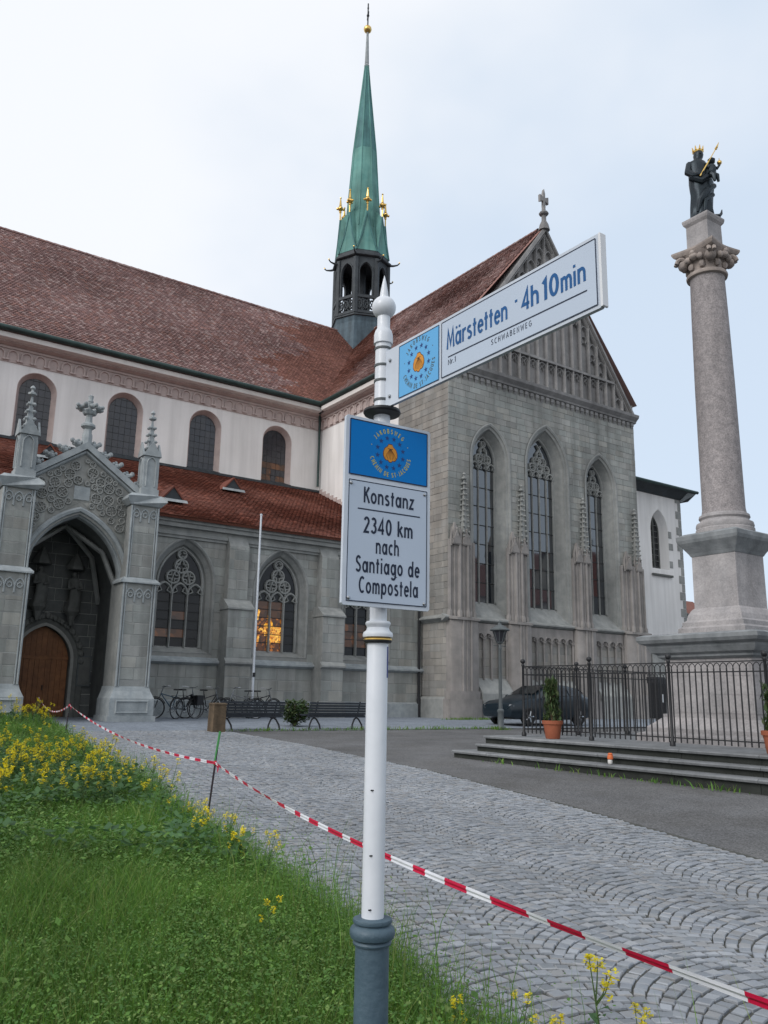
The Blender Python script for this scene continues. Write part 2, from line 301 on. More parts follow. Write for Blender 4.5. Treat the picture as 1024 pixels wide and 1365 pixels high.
# cobbles laid in segmental arches, strips running along the path
def cobble_mesh(seed):
    r = random.Random(seed); mb = MB(); j = lambda s=.05: r.uniform(-s, s)
    b = [(-.5+j(.04),-.5+j(.04)),(.5+j(.04),-.5+j(.04)),(.5+j(.04),.5+j(.04)),(-.5+j(.04),.5+j(.04))]
    lo = [(x, y, -.6) for x, y in b]; mid = [(x, y, -.10) for x, y in b]; hi = [(x*.86, y*.86, .0+j(.05)) for x, y in b]
    mb.loft([lo, mid, hi], cap=False, smooth=False); k = len(mb.v); mb.add(hi + [(0, 0, .03)], [(0,1,4),(1,2,4),(2,3,4),(3,0,4)], 0, False)
    return mb
protoC = [cobble_mesh(i) for i in range(8)]
Wst = 1.15; Rc = Wst*.76; row = .098; cob = []
def path_uv(u, v):           # u across from the right edge of the path, v along
    t = v; return eR(t) - u, t
smax = int(5.6/Wst)+1
for k in range(smax+1):
    for rI in range(int(-4/row), int(22.2/row)):
        na = 13; off = (k % 2)*.37*row
        for a in range(na):
            th = (a+.5)/na*2-1; ang = th*math.asin(.5*Wst/Rc); u = Rc*math.sin(ang); v = Rc*math.cos(ang) - Rc + rI*row + off
            uu = k*Wst + Wst/2 - u + .08
            e, t = path_uv(uu + .012*math.sin(v*9+k), v)
            if t < -4 or t > 21.75 or e < eL(t) - .45 or e > eR(t) - .05: continue
            wlen = 2*Rc*math.asin(.5*Wst/Rc)/na
            cob.append((e, t, wlen*.87*random.uniform(.84,1.05), row*math.cos(ang)*.83*random.uniform(.88,1.06), PI-ang*-1 if False else -ang + random.uniform(-.05,.05)))
camf = lambda e, t, z=0: ((Vector((e,t,z-EYE)).dot(Rt)), Vector((e,t,z-EYE)).dot(Up), Vector((e,t,z-EYE)).dot(Fw))
def onscreen(e, t, z=0, m=1.0):
    x, y, d = camf(e, t, z); return d > .3 and abs(x/d)*1115 < 512*m and abs(y/d)*1115 < 682*m
vis = sorted([c for c in cob if onscreen(c[0], c[1], gz(c[0],c[1])) and c[0] > eL(c[1])+.1], key=lambda c: math.hypot(c[0], c[1]))
big = set(id(c) for c in vis[:300])
cmeshes = [p.mesh('cobble', M['cobble']) for p in protoC]
stuff = MB()
for c in cob:
    e, t, a, b, ang = c; z = gz(e,t) + .027 + random.uniform(-.005,.005); pr = random.randrange(8); tl = (random.uniform(-.05,.05), random.uniform(-.05,.05))
    if id(c) in big:
        link('cobble', cmeshes[pr], path, (e,t,z), (tl[0],tl[1],ang), (a,b,.055))
    else:
        ca, sa = math.cos(ang), math.sin(ang); p = protoC[pr]
        stuff.add([(e + x*a*ca - y*b*sa, t + x*a*sa + y*b*ca, z + zz*.055 + tl[0]*y*b - tl[1]*x*a) for x, y, zz in p.v], p.f)
tag(stuff.build('far_cobbles', M['cobble'], path), kind='stuff')
# ---------------------------------------------------------------- grass
def gh(e, t): return gz(e, t) + .03 + .05*ss(0, 1.0, eL(t)-e) + .03*math.sin(e*1.7+t*.9)*ss(.3,1.5,eL(t)-e)
mb = MB(); ks = [0,.02,.05,.1,.2,.35,.6,1]; n = len(ks); vs = []
for t in tsP:
    for k in ks:
        e = lerp(eL(t)+.05, -14, k); vs.append((e, t, gh(e,t) if k else gz(e,t)-.02))
mb.add(vs, [(j*n+i, j*n+i+1, (j+1)*n+i+1, (j+1)*n+i) for j in range(len(tsP)-1) for i in range(n-1)], 0, True)
tag(mb.build('grass_verge_soil', M['soil']), kind='structure')
def scatter(dens, Y0, Y1, edge=.12):      # random points on the verge inside a widened view, between two depths
    A = (Y1-Y0)*( .62*(Y0+Y1)/2*2 + 2.4); nP = int(A*dens)
    Yv = np.sqrt(rng.uniform(Y0*Y0, Y1*Y1, nP)); Xv = rng.uniform(-1,1,nP)*(.56*Yv+1.0)
    e = Xv*math.sin(AZ)+Yv*math.cos(AZ); t = -Xv*math.cos(AZ)+Yv*math.sin(AZ)
    ok = (e < np.interp(t, *PL) + rng.normal(0, edge, nP)) & (t > -4) & (t < 28.2) & ~((t > 25.9) & (e > 4.2))
    return e[ok], t[ok]
def zarr(e, t):
    s = np.clip((e-6.5)/4.5,0,1); s = s*s*(3-2*s)
    L = np.interp(t,[-60,0,27,80],[-1.65,0,.7425,.7425]); R_ = np.interp(t,[-60,0,14,21,27,80],[-.5,.28,.42,.58,.7425,.7425])
    q = np.interp(t,*PL)-e; k = np.clip(q,0,1); k = k*k*(3-2*k)
    return L+(R_-L)*s + .02 + .05*k + .03*np.sin(e*1.7+t*.9)*np.clip((q-.3)/1.2,0,1)
def np_mesh(name, V, F, mat, parent=None):
    me = bpy.data.meshes.new(name); nf, k = F.shape; me.vertices.add(len(V)); me.vertices.foreach_set('co', V.astype(np.float32).ravel())
    me.loops.add(nf*k); me.loops.foreach_set('vertex_index', F.astype(np.int32).ravel()); me.polygons.add(nf)
    me.polygons.foreach_set('loop_start', np.arange(0, nf*k, k, dtype=np.int32)); me.polygons.foreach_set('loop_total', np.full(nf, k, dtype=np.int32))
    me.materials.append(mat); me.update(calc_edges=True); me.validate(); return link(name, me, parent)
def blades(e, t, h0, h1, wd, lean=.5):
    nB = len(e); z = zarr(e,t); patch = .62+.42*(np.sin(e*2.3+1+np.sin(t*1.1))*np.sin(t*1.9+np.sin(e*1.7))+1)/2+.38*(np.sin(e*7.1+t*3)*np.sin(t*6.3-e*2)+1)/2
    h = rng.uniform(h0,h1,nB)*patch; a = rng.uniform(0,2*PI,nB); ln = rng.uniform(.1,lean,nB)*h; b = rng.uniform(0,2*PI,nB); wv = rng.uniform(.6,1.3,nB)*wd
    dx, dy = np.cos(a)*wv/2, np.sin(a)*wv/2; lx, ly = np.cos(b)*ln, np.sin(b)*ln
    V = np.zeros((nB,5,3)); 
    V[:,0] = np.stack([e-dx,t-dy,z],1); V[:,1] = np.stack([e+dx,t+dy,z],1)
    V[:,2] = np.stack([e+dx*.8+lx*.35,t+dy*.8+ly*.35,z+h*.6],1); V[:,3] = np.stack([e-dx*.8+lx*.35,t-dy*.8+ly*.35,z+h*.6],1)
    V[:,4] = np.stack([e+lx,t+ly,z+h],1)
    i = np.arange(nB)[:,None]*5
    F = np.concatenate([i+np.array([[0,1,2]]), i+np.array([[0,2,3]]), i+np.array([[3,2,4]])], 0)
    return V.reshape(-1,3), F
def join(parts):
    Vs, Fs, o = [], [], 0
    for V, F in parts: Vs.append(V); Fs.append(F+o); o += len(V)
    return np.concatenate(Vs), np.concatenate(Fs)
P_ = [blades(*scatter(4200,2.2,7.0,.10), .08,.25,.0046,.95), blades(*scatter(2000,6.5,12,.12), .12,.28,.0075,.9), blades(*scatter(420,12,20,.15), .14,.32,.013,.8), blades(*scatter(200,20,31,.2), .14,.30,.02,.8)]
V, F = join(P_); tag(np_mesh('grass', V, F, M['grass']), 'dense green grass covering the verge at lower left', 'grass', kind='stuff')
def leaves(e, t, h0, h1, sz):
    nB = len(e); z = zarr(e,t)+rng.uniform(h0,h1,nB)*(.7+.5*(np.sin(e*1.6+2)*np.sin(t*1.3+1)+1)/2); a = rng.uniform(0,2*PI,nB); s = rng.uniform(.6,1.4,nB)*sz; til = rng.uniform(-.5,.7,nB); ca, sa = np.cos(a), np.sin(a)
    V = np.zeros((nB,4,3)); P0 = np.stack([e,t,z],1); d = np.stack([ca,sa,til],1)*s[:,None]; n_ = np.stack([-sa,ca,rng.uniform(-.4,.4,nB)],1)*s[:,None]*.34
    V[:,0] = P0; V[:,1] = P0+d*.5+n_; V[:,2] = P0+d; V[:,3] = P0+d*.5-n_; i = np.arange(nB)[:,None]*4
    return V.reshape(-1,3), i+np.array([[0,1,2,3]])
P_ = [leaves(*scatter(5200,2.2,7.5,.08), .03,.24,.014), leaves(*scatter(1000,2.2,8.5,.08), .05,.24,.021), leaves(*scatter(160,2.6,9.5,.08), .06,.22,.036), leaves(*scatter(850,6.0,12.5,.10), .05,.30,.033), leaves(*scatter(330,11,20,.12), .05,.3,.045)]
V, F = join(P_); tag(np_mesh('ground_cover', V, F, M['weed']), 'small leafy weeds and clover mixed through the grass', 'weeds', kind='stuff')
e, t = scatter(420,6.6,13,.05); k = (np.interp(t,*PL)-e < 3.2) & (np.interp(t,*PL)-e > .15) & (np.sin(e*2.1+t*.8)+np.sin(t*1.7-e) > -.7); V, F = leaves(e[k], t[k], .06,.36,.08)
tag(np_mesh('leafy_undergrowth', V, F, M['mustard_leaf']), 'broad dark leaves of mustard plants filling the middle of the verge', 'foliage', kind='stuff')
# feathery seed stalks over the edge of the paving
e, t = scatter(150,2.6,12,.16); k = np.abs(np.interp(t,*PL)-e) < .55; V, F = blades(e[k], t[k], .28,.62,.0045,.5)
e2, t2 = scatter(500,2.6,12,.2); k = np.abs(np.interp(t2,*PL)-e2+.02) < .3; V2, F2 = leaves(e2[k], t2[k], .05,.5,.016)
V, F = join([(V,F)]); tag(np_mesh('tall_grass_stalks', V, F, M['grass']), 'thin tall grass stalks along the edge of the cobbles', 'grass', kind='stuff')
tag(np_mesh('edge_weeds', V2, F2, M['weed']), 'fine loose weeds spilling over the edge of the cobbles', 'weeds', kind='stuff')
# moss and weeds along the kerb and in front of the steps
def weed_row(name, pts, label):
    e = np.array([p[0] for p in pts]); t = np.array([p[1] for p in pts]); V, F = blades(e, t, .03, .13, .02, 1.0); z = np.array([gz(a,b) for a,b in zip(e,t)]); 
    V[:,2] += np.repeat(z - zarr(e,t) + .01, 5); tag(np_mesh(name, V, F, M['grass']), label, 'weeds', kind='stuff')
weed_row('kerb_weeds', [(random.uniform(9.4,19.9), 21.42+random.gauss(0,.05)) for i in range(700)] + [(19.6+random.gauss(0,.16), 21.1+random.gauss(0,.12)) for i in range(260)], 'green weeds growing along the stone kerb by the benches')
weed_row('wall_weeds', [(random.choice([22.0,22.6,23.5,24.1])+random.gauss(0,.28), 26.35+random.gauss(0,.06)) for i in range(420)], 'green weeds at the foot of the transept wall')
weed_row('step_weeds', [(11.1+random.gauss(0,.05), random.choice([7.2,7.8,8.6,9.5,10.5,12.0])+random.gauss(0,.22)) for i in range(110)], 'green weeds along the lowest stone step')
# ---------------------------------------------------------------- signpost
# stroke lettering: glyphs as lines and arcs, cap height 1
def el(cx, cy, rx, ry, a0, a1, n=14): return [(cx+rx*math.cos(rad(lerp(a0,a1,i/n))), cy+ry*math.sin(rad(lerp(a0,a1,i/n)))) for i in range(n+1)]
xh = .68
G = {
'K': (.47, [[(.06,0),(.06,1)],[(.44,1),(.10,.46)],[(.19,.60),(.47,0)]]), 'o': (.50, [el(.25,.34,.19,.285,0,360,22)]),
'n': (.48, [[(.06,0),(.06,xh)], el(.235,.42,.175,.205,165,0,9)+[(.41,0)]]),
's': (.40, [el(.20,.485,.14,.14,40,200,8)+el(.20,.19,.15,.145,60,-145,10)]),
't': (.30, [[(.14,.90),(.14,0)],[(.0,.615),(.29,.615)]]), 'a': (.51, [el(.235,.34,.175,.285,0,360,22),[(.45,xh),(.45,0)]]),
'z': (.42, [[(.04,.62),(.35,.62),(.04,.055),(.39,.055)]]), 'k': (.43, [[(.06,0),(.06,1)],[(.37,xh),(.09,.34)],[(.17,.42),(.41,0)]]),
'm': (.70, [[(.06,0),(.06,xh)], el(.20,.43,.145,.195,165,0,8)+[(.345,0)], el(.485,.43,.145,.195,165,0,8)+[(.63,0)]]),
'c': (.42, [el(.25,.34,.19,.285,50,310,16)]), 'h': (.48, [[(.06,0),(.06,1)], el(.235,.42,.175,.205,165,0,9)+[(.41,0)]]),
'S': (.47, [el(.235,.735,.165,.205,25,215,9)+el(.225,.27,.18,.215,62,-155,11)]), 'i': (.16, [[(.07,0),(.07,xh)],[(.07,.84),(.07,.96)]]),
'g': (.51, [el(.235,.34,.175,.285,0,360,22),[(.45,xh),(.45,-.08)]+el(.25,-.08,.2,.18,0,-150,9)]),
'd': (.51, [el(.235,.34,.175,.285,0,360,22),[(.45,1),(.45,0)]]), 'e': (.46, [[(.07,.36),(.42,.36)]+el(.245,.34,.18,.285,5,318,18)]),
'C': (.54, [el(.32,.5,.25,.445,52,308,20)]), 'p': (.51, [[(.06,xh),(.06,-.26)], el(.275,.34,.175,.285,0,360,22)]), 'l': (.15, [[(.07,0),(.07,1)]]),
'M': (.68, [[(.04,0),(.12,.97),(.335,.22),(.55,.97),(.63,0)]]), 'r': (.32, [[(.06,0),(.06,xh)], el(.25,.40,.19,.22,165,70,6)]),
'2': (.46, [el(.22,.72,.165,.225,165,-25,10)+[(.06,.055),(.42,.055)]]), '3': (.46, [el(.20,.755,.15,.19,150,-75,9)+[(.2,.56)], [(.2,.56)]+el(.20,.285,.175,.235,75,-155,11)]),
'4': (.48, [[(.34,0),(.34,.96),(.03,.27),(.46,.27)]]), '0': (.48, [el(.24,.5,.17,.445,0,360,26)]), '1': (.26, [[(.02,.80),(.16,.95),(.16,0)]]),
'ä': (.51, [el(.235,.34,.175,.285,0,360,22),[(.45,xh),(.45,0)],[(.10,.86),(.10,.98)],[(.37,.86),(.37,.98)]]), ' ': (.26, []), '·': (.30, [[(.14,.46),(.14,.58)]]), '.': (.14, [[(.06,0),(.06,.11)]]), '-': (.28,[[(.04,.42),(.22,.42)]]),
'N': (.52, [[(.06,0),(.06,.97),(.45,.03),(.45,1)]]), 'H': (.50, [[(.06,0),(.06,1)],[(.43,0),(.43,1)],[(.06,.52),(.43,.52)]]), 'W': (.72, [[(.02,1),(.18,.03),(.35,.85),(.52,.03),(.68,1)]]),
'A': (.52, [[(.02,0),(.25,.97),(.48,0)],[(.11,.30),(.39,.30)]]), 'B': (.48, [[(.06,.05),(.06,.95)]+el(.22,.745,.17,.205,90,-90,8)+[(.06,.53)],[(.22,.53)]+el(.24,.29,.19,.24,90,-90,8)+[(.06,.05)]]),
'E': (.42, [[(.38,.94),(.06,.94),(.06,.06),(.39,.06)],[(.06,.52),(.35,.52)]]), 'G': (.56, [el(.31,.5,.25,.445,52,330,18)+[(.53,.46),(.34,.46)]]), 'J': (.36, [[(.28,1),(.28,.25)]+el(.15,.22,.13,.17,0,-150,7)]),
'O': (.58, [el(.29,.5,.235,.445,0,360,24)]), 'I': (.16, [[(.08,0),(.08,1)]]), 'D': (.54, [[(.06,.05),(.06,.95)]+el(.20,.5,.28,.45,90,-90,14)+[(.06,.05)]]), 'T': (.46, [[(.23,0),(.23,.94)],[(.02,.94),(.44,.94)]]),
'Q': (.58, [el(.29,.5,.235,.445,0,360,24),[(.34,.25),(.52,-.05)]]), 'U': (.50, [[(.06,1),(.06,.30)]+el(.25,.28,.19,.225,180,360,10)+[(.44,1)]])}
def ribbon(pts, hw):       # constant-width flat stroke -> list of quads in 2d
    n = len(pts); Ls, Rs = [], []
    closed = math.hypot(pts[0][0]-pts[-1][0], pts[0][1]-pts[-1][1]) < 1e-4
    for i in range(n):
        a = pts[i-1] if i else (pts[-2] if closed else None); c = pts[i+1] if i < n-1 else (pts[1] if closed else None); p = pts[i]
        def nr(u, v):
            dx, dy = v[0]-u[0], v[1]-u[1]; l = math.hypot(dx,dy) or 1; return (-dy/l, dx/l)
        n1 = nr(a,p) if a else nr(p,c); n2 = nr(p,c) if c else n1
        m0, m1 = n1[0]+n2[0], n1[1]+n2[1]; l = math.hypot(m0,m1) or 1; m0/=l; m1/=l; k = min(2.6, 1/max(.3, m0*n1[0]+m1*n1[1]))
        Ls.append((p[0]+m0*hw*k, p[1]+m1*hw*k)); Rs.append((p[0]-m0*hw*k, p[1]-m1*hw*k))
    return [(Ls[i],Rs[i],Rs[i+1],Ls[i+1]) for i in range(n-1)]
def text_w(s, size, sp=.06, cond=1.0): return sum(G[c][0]*cond+sp for c in s)*size - sp*size
def put_quads(mb, quads, f, mat=0, lift=0):
    for q in quads: mb.add([f(x, y, lift) for x, y in q], [(0,1,2,3)], mat)
def text(mb, s, x, y, size, f, wt=.065, sp=.06, cond=1.0, center=False, lift=0, skew=0):
    if center: x -= text_w(s,size,sp,cond)/2
    k = 0
    for c in s:
        wd, strokes = G[c]
        for i, st in enumerate(strokes):
            put_quads(mb, [[(x+(px*cond+skew*py)*size, y+py*size) for px, py in q] for q in ribbon(st, wt)], f, 0, lift + .00004*((k+i) % 3))
        x += (wd*cond+sp)*size; k += 1
def text_fit(mb, s, x0, x1, y, size, f, wt=.065, sp=.11, lift=0):
    g = sum(G[c][0] for c in s)*size; gap = sp*size*(len(s)-1); text(mb, s, x0, y, size, f, wt, sp, (x1-x0-gap)/g, lift=lift)
def ring_text(mb, s, cx, cy, r, size, a_mid, f, wt=.07, bottom=False, cond=.95, sp=.10, lift=0):
    tot = text_w(s,size,sp,cond); a = a_mid + (tot/2/r if not bottom else -tot/2/r)
    for c in s:
        wd, strokes = G[c]; hw = wd*cond*size/2; step = (wd*cond+sp)*size/r
        am = a - hw/r if not bottom else a + hw/r
        for i, st in enumerate(strokes):
            for q in ribbon(st, wt):
                o = []
                for px, py in q:
                    lx = px*cond*size - hw; ly = py*size
                    if not bottom: rr = r + ly; th = am; o.append((cx+rr*math.cos(th)+lx*math.sin(th), cy+rr*math.sin(th)-lx*math.cos(th)))
                    else: rr = r + size - ly; th = am; o.append((cx+rr*math.cos(th)-lx*math.sin(th), cy+rr*math.sin(th)+lx*math.cos(th)))
                mb.add([f(x,y,lift+.00004*i) for x,y in o], [(0,1,2,3)])
        a += -step if not bottom else step
PE, PT = 1.479, 2.139; PZ = gz(PE, PT)
sp = thing('signpost', 'white pilgrim-route signpost with two sign plates and a grey base, standing in the grass', 'signpost', (PE, PT, PZ))
OFF = (PE, PT, PZ)
def lth(name, prof, mat, n=28, mats=None, parent=sp):
    m = MB(); m.lathe([(r, z) for r, z in prof], PE, PT, n); return m.build(name, mat, parent, OFF)
lth('base_sleeve', [(.056,PZ-.15),(.056,PZ+.1),(.050,PZ+.12),(.0485,.90),(.0485,.908)], M['base_grey'])
lth('base_collar', [(.0485,.906),(.054,.908),(.056,.913),(.054,.918),(.052,.920),(.062,.926),(.0655,.936),(.0655,.944),(.062,.953),(.052,.960),(.050,.962),(.0555,.965),(.057,.970),(.0555,.976),(.044,.979),(.034,.979)], M['base_grey'])
pole = lth('pole', [(.0325,.975),(.0325,1.775),(.027,1.79),(.027,2.50),(.0245,2.51),(.0245,2.545)], M['pole_white'])
m = MB()
for z_ in (1.005,1.15,1.33): m.cut(); m.tube([(PE-.0325*.55*Rt.x-.0325*.84*Yh.x, PT-.0325*.84*Yh.y, z_), (PE-.034*.84*Yh.x, PT-.0336*.84*Yh.y, z_)], .0022, 6)
m.build('screw', M['iron'], pole, OFF)
lth('pole_cap', [(.0325,1.758),(.0415,1.760),(.0435,1.764),(.043,1.768),(.0425,1.770)], M['black_plastic'])
lth('cap_ring', [(.040,1.7665),(.0445,1.768),(.0445,1.772),(.040,1.774)], M['gold'])
lth('cap_moulding', [(.036,1.775),(.046,1.777),(.047,1.784),(.045,1.791),(.037,1.797),(.034,1.806),(.0365,1.812),(.039,1.816),(.039,1.821),(.036,1.825),(.027,1.827)], M['pole_white'])
lth('dark_flange', [(.027,2.492),(.058,2.497),(.0615,2.503),(.060,2.511),(.030,2.520)], M['black_plastic'])
lth('finial_shaft', [(.0275,2.52),(.0275,2.525),(.0262,2.53),(.0262,2.742),(.0315,2.744),(.0315,2.775),(.0275,2.79),(.0215,2.80),(.0215,2.85)], M['pole_white'])
bR = .0405; lth('finial_ball', [(.018,2.842)]+[(bR*math.sin(rad(a)), 2.876-bR*math.cos(rad(a))) for a in range(28,160,11)]+[(.0155,2.911)], M['pole_white'])
lth('finial_spike', [(.0155,2.909),(.0135,2.93),(.007,2.968),(.0012,2.992),(.0003,2.995)], M['pole_white'])
for z_ in (2.545,2.612,2.665,2.725): lth('clamp_band', [(.0268,z_-.004),(.0290,z_-.0035),(.0290,z_+.0035),(.0268,z_+.004)], M['iron_grey'])
# upright plate
az = rad(58) ; de = Vector((math.sin(az)*math.sin(AZ)+math.cos(az)*math.cos(AZ), -math.sin(az)*math.cos(AZ)+math.cos(az)*math.sin(AZ), 0)); dn = Vector((de.y, -de.x, 0))
p0 = Vector((PE, PT, 0)) + dn*.05
def fp(x, y, lift=0): q = p0 + de*x + dn*lift; return (q.x, q.y, y)
X0, X1, Z0, Z1 = -.160, .158, 1.863, 2.455
def plate_box(mb, f, x0, x1, y0, y1, l0, l1, mat=0, r=.006):
    rr = [(x0+r,y0),(x1-r,y0),(x1,y0+r),(x1,y1-r),(x1-r,y1),(x0+r,y1),(x0,y1-r),(x0,y0+r)]
    mb.loft([[f(x,y,l0) for x,y in rr],[f(x,y,l1) for x,y in rr]], True, False, mat)
m = MB(); plate_box(m, fp, X0, X1, Z0, Z1, -.012, 0); plate = m.build('upright_sign', M['sign_frame'], sp, OFF)
m = MB()
for zz in (1.95, 2.35): m.cut(); m.tube([fp(-.0,zz,-.012), (PE+dn.x*.02, PT+dn.y*.02, zz)], .014, 8)
m.build('bracket', M['pole_white'], plate, OFF)
m = MB(); plate_box(m, fp, X0+.013, X1-.012, Z0+.012, 2.250, 0, .0015, r=.002); m.build('white_panel', M['sign_white'], plate, OFF)
m = MB(); plate_box(m, fp, X0+.013, X1-.012, 2.265, Z1-.010, 0, .0015, r=.002); m.build('blue_panel', M['sign_blue'], plate, OFF)
def frame_line(mb, f, x0, x1, y0, y1, hw, lift):
    for a, b in (((x0,y0),(x1,y0)),((x1,y0),(x1,y1)),((x1,y1),(x0,y1)),((x0,y1),(x0,y0))): put_quads(mb, ribbon([a,b],hw), f, 0, lift)
m = MB(); frame_line(m, fp, X0+.0145, X1-.0135, Z0+.0135, 2.2485, .0015, .0019); frame_line(m, fp, X0+.0145, X1-.0135, 2.2665, Z1-.0115, .0018, .0019)
put_quads(m, ribbon([(-.113,2.161),(.118,2.161)], .0021), fp, 0, .0019); m.build('printed_rules', M['print_navy'], plate, OFF)
m = MB(); L_ = .0022
for s_, y_, x0_, x1_ in (('Konstanz',2.182,-.092,.094),('2340 km',2.088,-.090,.090),('nach',2.027,-.045,.039),('Santiago de',1.9655,-.115,.117),('Compostela',1.9025,-.103,.112)): m.cut(); text_fit(m, s_, x0_, x1_, y_, .050, fp, wt=.075, lift=L_)
m.build('lettering', M['print_navy'], plate, OFF)
for q in ((X0+.022,2.238),(X1-.022,2.238),(X0+.022,Z0+.022),(X1-.022,Z0+.022)):
    m = MB(); m.loft([[fp(q[0]+r*math.cos(2*PI*i/10), q[1]+r*math.sin(2*PI*i/10), l) for i in range(10)] for r, l in ((.0062,.001),(.006,.003),(.004,.005),(.001,.0058))], True, True); m.build('screw', M['steel'], plate, OFF)
def emblem(f, cx, cy, k, parent, ringmat, lift=.0018):
    m = MB(); m.cut(); ring_text(m, 'JAKOBSWEG', cx, cy, .061*k, .0135*k, rad(96), f, wt=.085, sp=.42, lift=lift); m.cut(); ring_text(m, 'CHEMIN DE ST-JACQUES', cx, cy, .061*k, .0135*k, rad(275), f, wt=.085, bottom=True, sp=.20, lift=lift)
    for a in (rad(24), rad(166)): m.cut(); m.loft([[f(cx+.068*k*math.cos(a)+.002*k*math.cos(b), cy+.068*k*math.sin(a)+.002*k*math.sin(b), l) for b in (0,1.57,3.14,4.71)] for l in (lift-.0004, lift)])
    m.build('ring_lettering', ringmat, parent, OFF)
    for i in range(12):
        a = 2*PI*i/12+.26; sx, sy = cx+.0465*k*math.cos(a), cy+.0465*k*math.sin(a); m = MB()
        pts = [(sx+(.0088 if j%2==0 else .0036)*k*math.sin(2*PI*j/10), sy+(.0088 if j%2==0 else .0036)*k*math.cos(2*PI*j/10)) for j in range(10)]
        m.add([f(x,y,lift) for x,y in pts], [tuple(range(10))]); m.build('star', M['print_star'], parent, OFF)
    sh = [(-.006,.026),(.006,.026),(.010,.019),(.019,.012),(.0235,.001),(.0235,-.010),(.0185,-.019),(.013,-.023),(.0085,-.0215),(.0045,-.026),(0,-.0275),(-.0045,-.026),(-.0085,-.0215),(-.013,-.023),(-.0185,-.019),(-.0235,-.010),(-.0235,.001),(-.019,.012),(-.010,.019)]
    m = MB(); m.add([f(cx+x*1.1*k,cy+y*1.1*k,lift-.0002) for x,y in sh], [tuple(range(len(sh)))]); m.build('shell_outline', M['shell_line'], parent, OFF)
    m = MB(); m.add([f(cx+x*k,cy+y*k,lift+.0002) for x,y in sh], [tuple(range(len(sh)))]); s_ = m.build('shell', M['shell_orange'], parent, OFF)
    m = MB()
    for x in (-.0165,-.0105,-.0045,.0015,.0075,.0135,.019): put_quads(m, ribbon([(cx+x*.12*k,cy+.012*k),(cx+x*.75*k,cy-.004*k),(cx+x*k,cy-.022*k*(1-abs(x)*14))], .0006*k), f, 0, lift+.0006)
    put_quads(m, ribbon([(cx-.009*k,cy+.013*k),(cx+.009*k,cy+.013*k)], .0008*k), f, 0, lift+.0006); m.build('shell_ribs', M['shell_line'], parent, OFF)
emblem(fp, .002, 2.355, 1.06, plate, M['print_yellow'])
# sticker on the side of the pole
m = MB(); m.loft([[(PE+.0331*math.cos(a), PT+.0331*math.sin(a), z_) for a in [AZ*0+rad(-62+6*i) for i in range(6)]] for z_ in (1.655,1.748)], False, True, 0, False); m.build('sticker', M['sticker_blue'], pole, OFF)
# arm pointing to the right
aa = rad(145.3); da = Vector((math.sin(aa)*math.sin(AZ)+math.cos(aa)*math.cos(AZ), -math.sin(aa)*math.cos(AZ)+math.cos(aa)*math.sin(AZ), 0)); na = Vector((da.y, -da.x, 0))
pa = Vector((PE, PT, 0)) + na*.006
def fa(x, y, lift=0): q = pa + da*x + na*lift; return (q.x, q.y, y)
m = MB(); plate_box(m, fa, .022, .925, 2.513, 2.708, -.012, 0, r=.004); arm = m.build('direction_arm', M['sign_frame'], sp, OFF)
m = MB(); plate_box(m, fa, .925, .932, 2.514, 2.707, -.016, .003, r=.002); m.build('end_cap', M['paint_white'], arm, OFF)
m = MB(); plate_box(m, fa, .101, .307, 2.522, 2.699, 0, .0014, r=.002); m.build('blue_panel', M['sign_sky'], arm, OFF)
m = MB(); plate_box(m, fa, .318, .916, 2.522, 2.699, 0, .0014, r=.002); m.build('white_panel', M['sign_white'], arm, OFF)
m = MB(); m.cut(); frame_line(m, fa, .1025, .3055, 2.5235, 2.6975, .0014, .0018); frame_line(m, fa, .3195, .9145, 2.5235, 2.6975, .0016, .0018)
put_quads(m, ribbon([(.350,2.579),(.884,2.573)], .0020), fa, 0, .0019)
m.cut(); text_fit(m, 'SCHWABENWEG', .538, .694, 2.5505, .0165, fa, wt=.06, sp=.32, lift=.0019); m.cut(); text_fit(m, 'Nr.1', .350, .386, 2.554, .0165, fa, wt=.06, sp=.14, lift=.0019); m.build('small_print', M['print_navy'], arm, OFF)
m = MB()
for s_, x0_, x1_, y_ in (('Märstetten',.345,.604,2.604),('·',.630,.648,2.612),('4h',.661,.722,2.604),('10',.736,.793,2.603),('min',.800,.881,2.600)): m.cut(); text_fit(m, s_, x0_, x1_, y_, .060, fa, wt=.076, sp=.09, lift=.0021)
m.build('lettering', M['print_blue'], arm, OFF)
emblem(fa, .206, 2.612, 1.12, arm, M['print_olive'], .0017)
for zz in (2.545, 2.668):
    m = MB(); m.loft([[fa(.052+r*math.cos(2*PI*i/10), zz+r*math.sin(2*PI*i/10), l) for i in range(10)] for r, l in ((.0065,0),(.0065,.003),(.0045,.006),(.001,.007))], True, True); m.build('bolt', M['steel'], arm, OFF)
# ---------------------------------------------------------------- the church
CB = (22.35, 27.2, .75)
ch = thing('minster_church', 'gothic stone minster with red tiled roofs, gabled transept and green copper spire', 'church', CB)
def part(mb, name, mat, parent=None): return mb.build(name, mat, parent or ch, CB)
def Rof(w, rise): return (w*w+rise*rise)/(2*w)
def arch(w, zs, rise, n=10):
    R_ = Rof(w,rise); c = R_-w; a1 = math.acos(max(-1,min(1,-c/R_))); L = [(c+R_*math.cos(lerp(PI,a1,i/n)), zs+R_*math.sin(lerp(PI,a1,i/n))) for i in range(n+1)]
    return L + [(-x,z) for x,z in L[:-1][::-1]]
def hwf(w, zs, rise):
    R_ = Rof(w,rise); c = R_-w
    return lambda z: w if z <= zs else (0 if z >= zs+rise else max(0, math.sqrt(max(0,R_*R_-(z-zs)**2))-c))
def inset(w, rise, i): R_ = Rof(w,rise); return w-i, math.sqrt(max(1e-4,(R_-i)**2-(R_-w)**2))
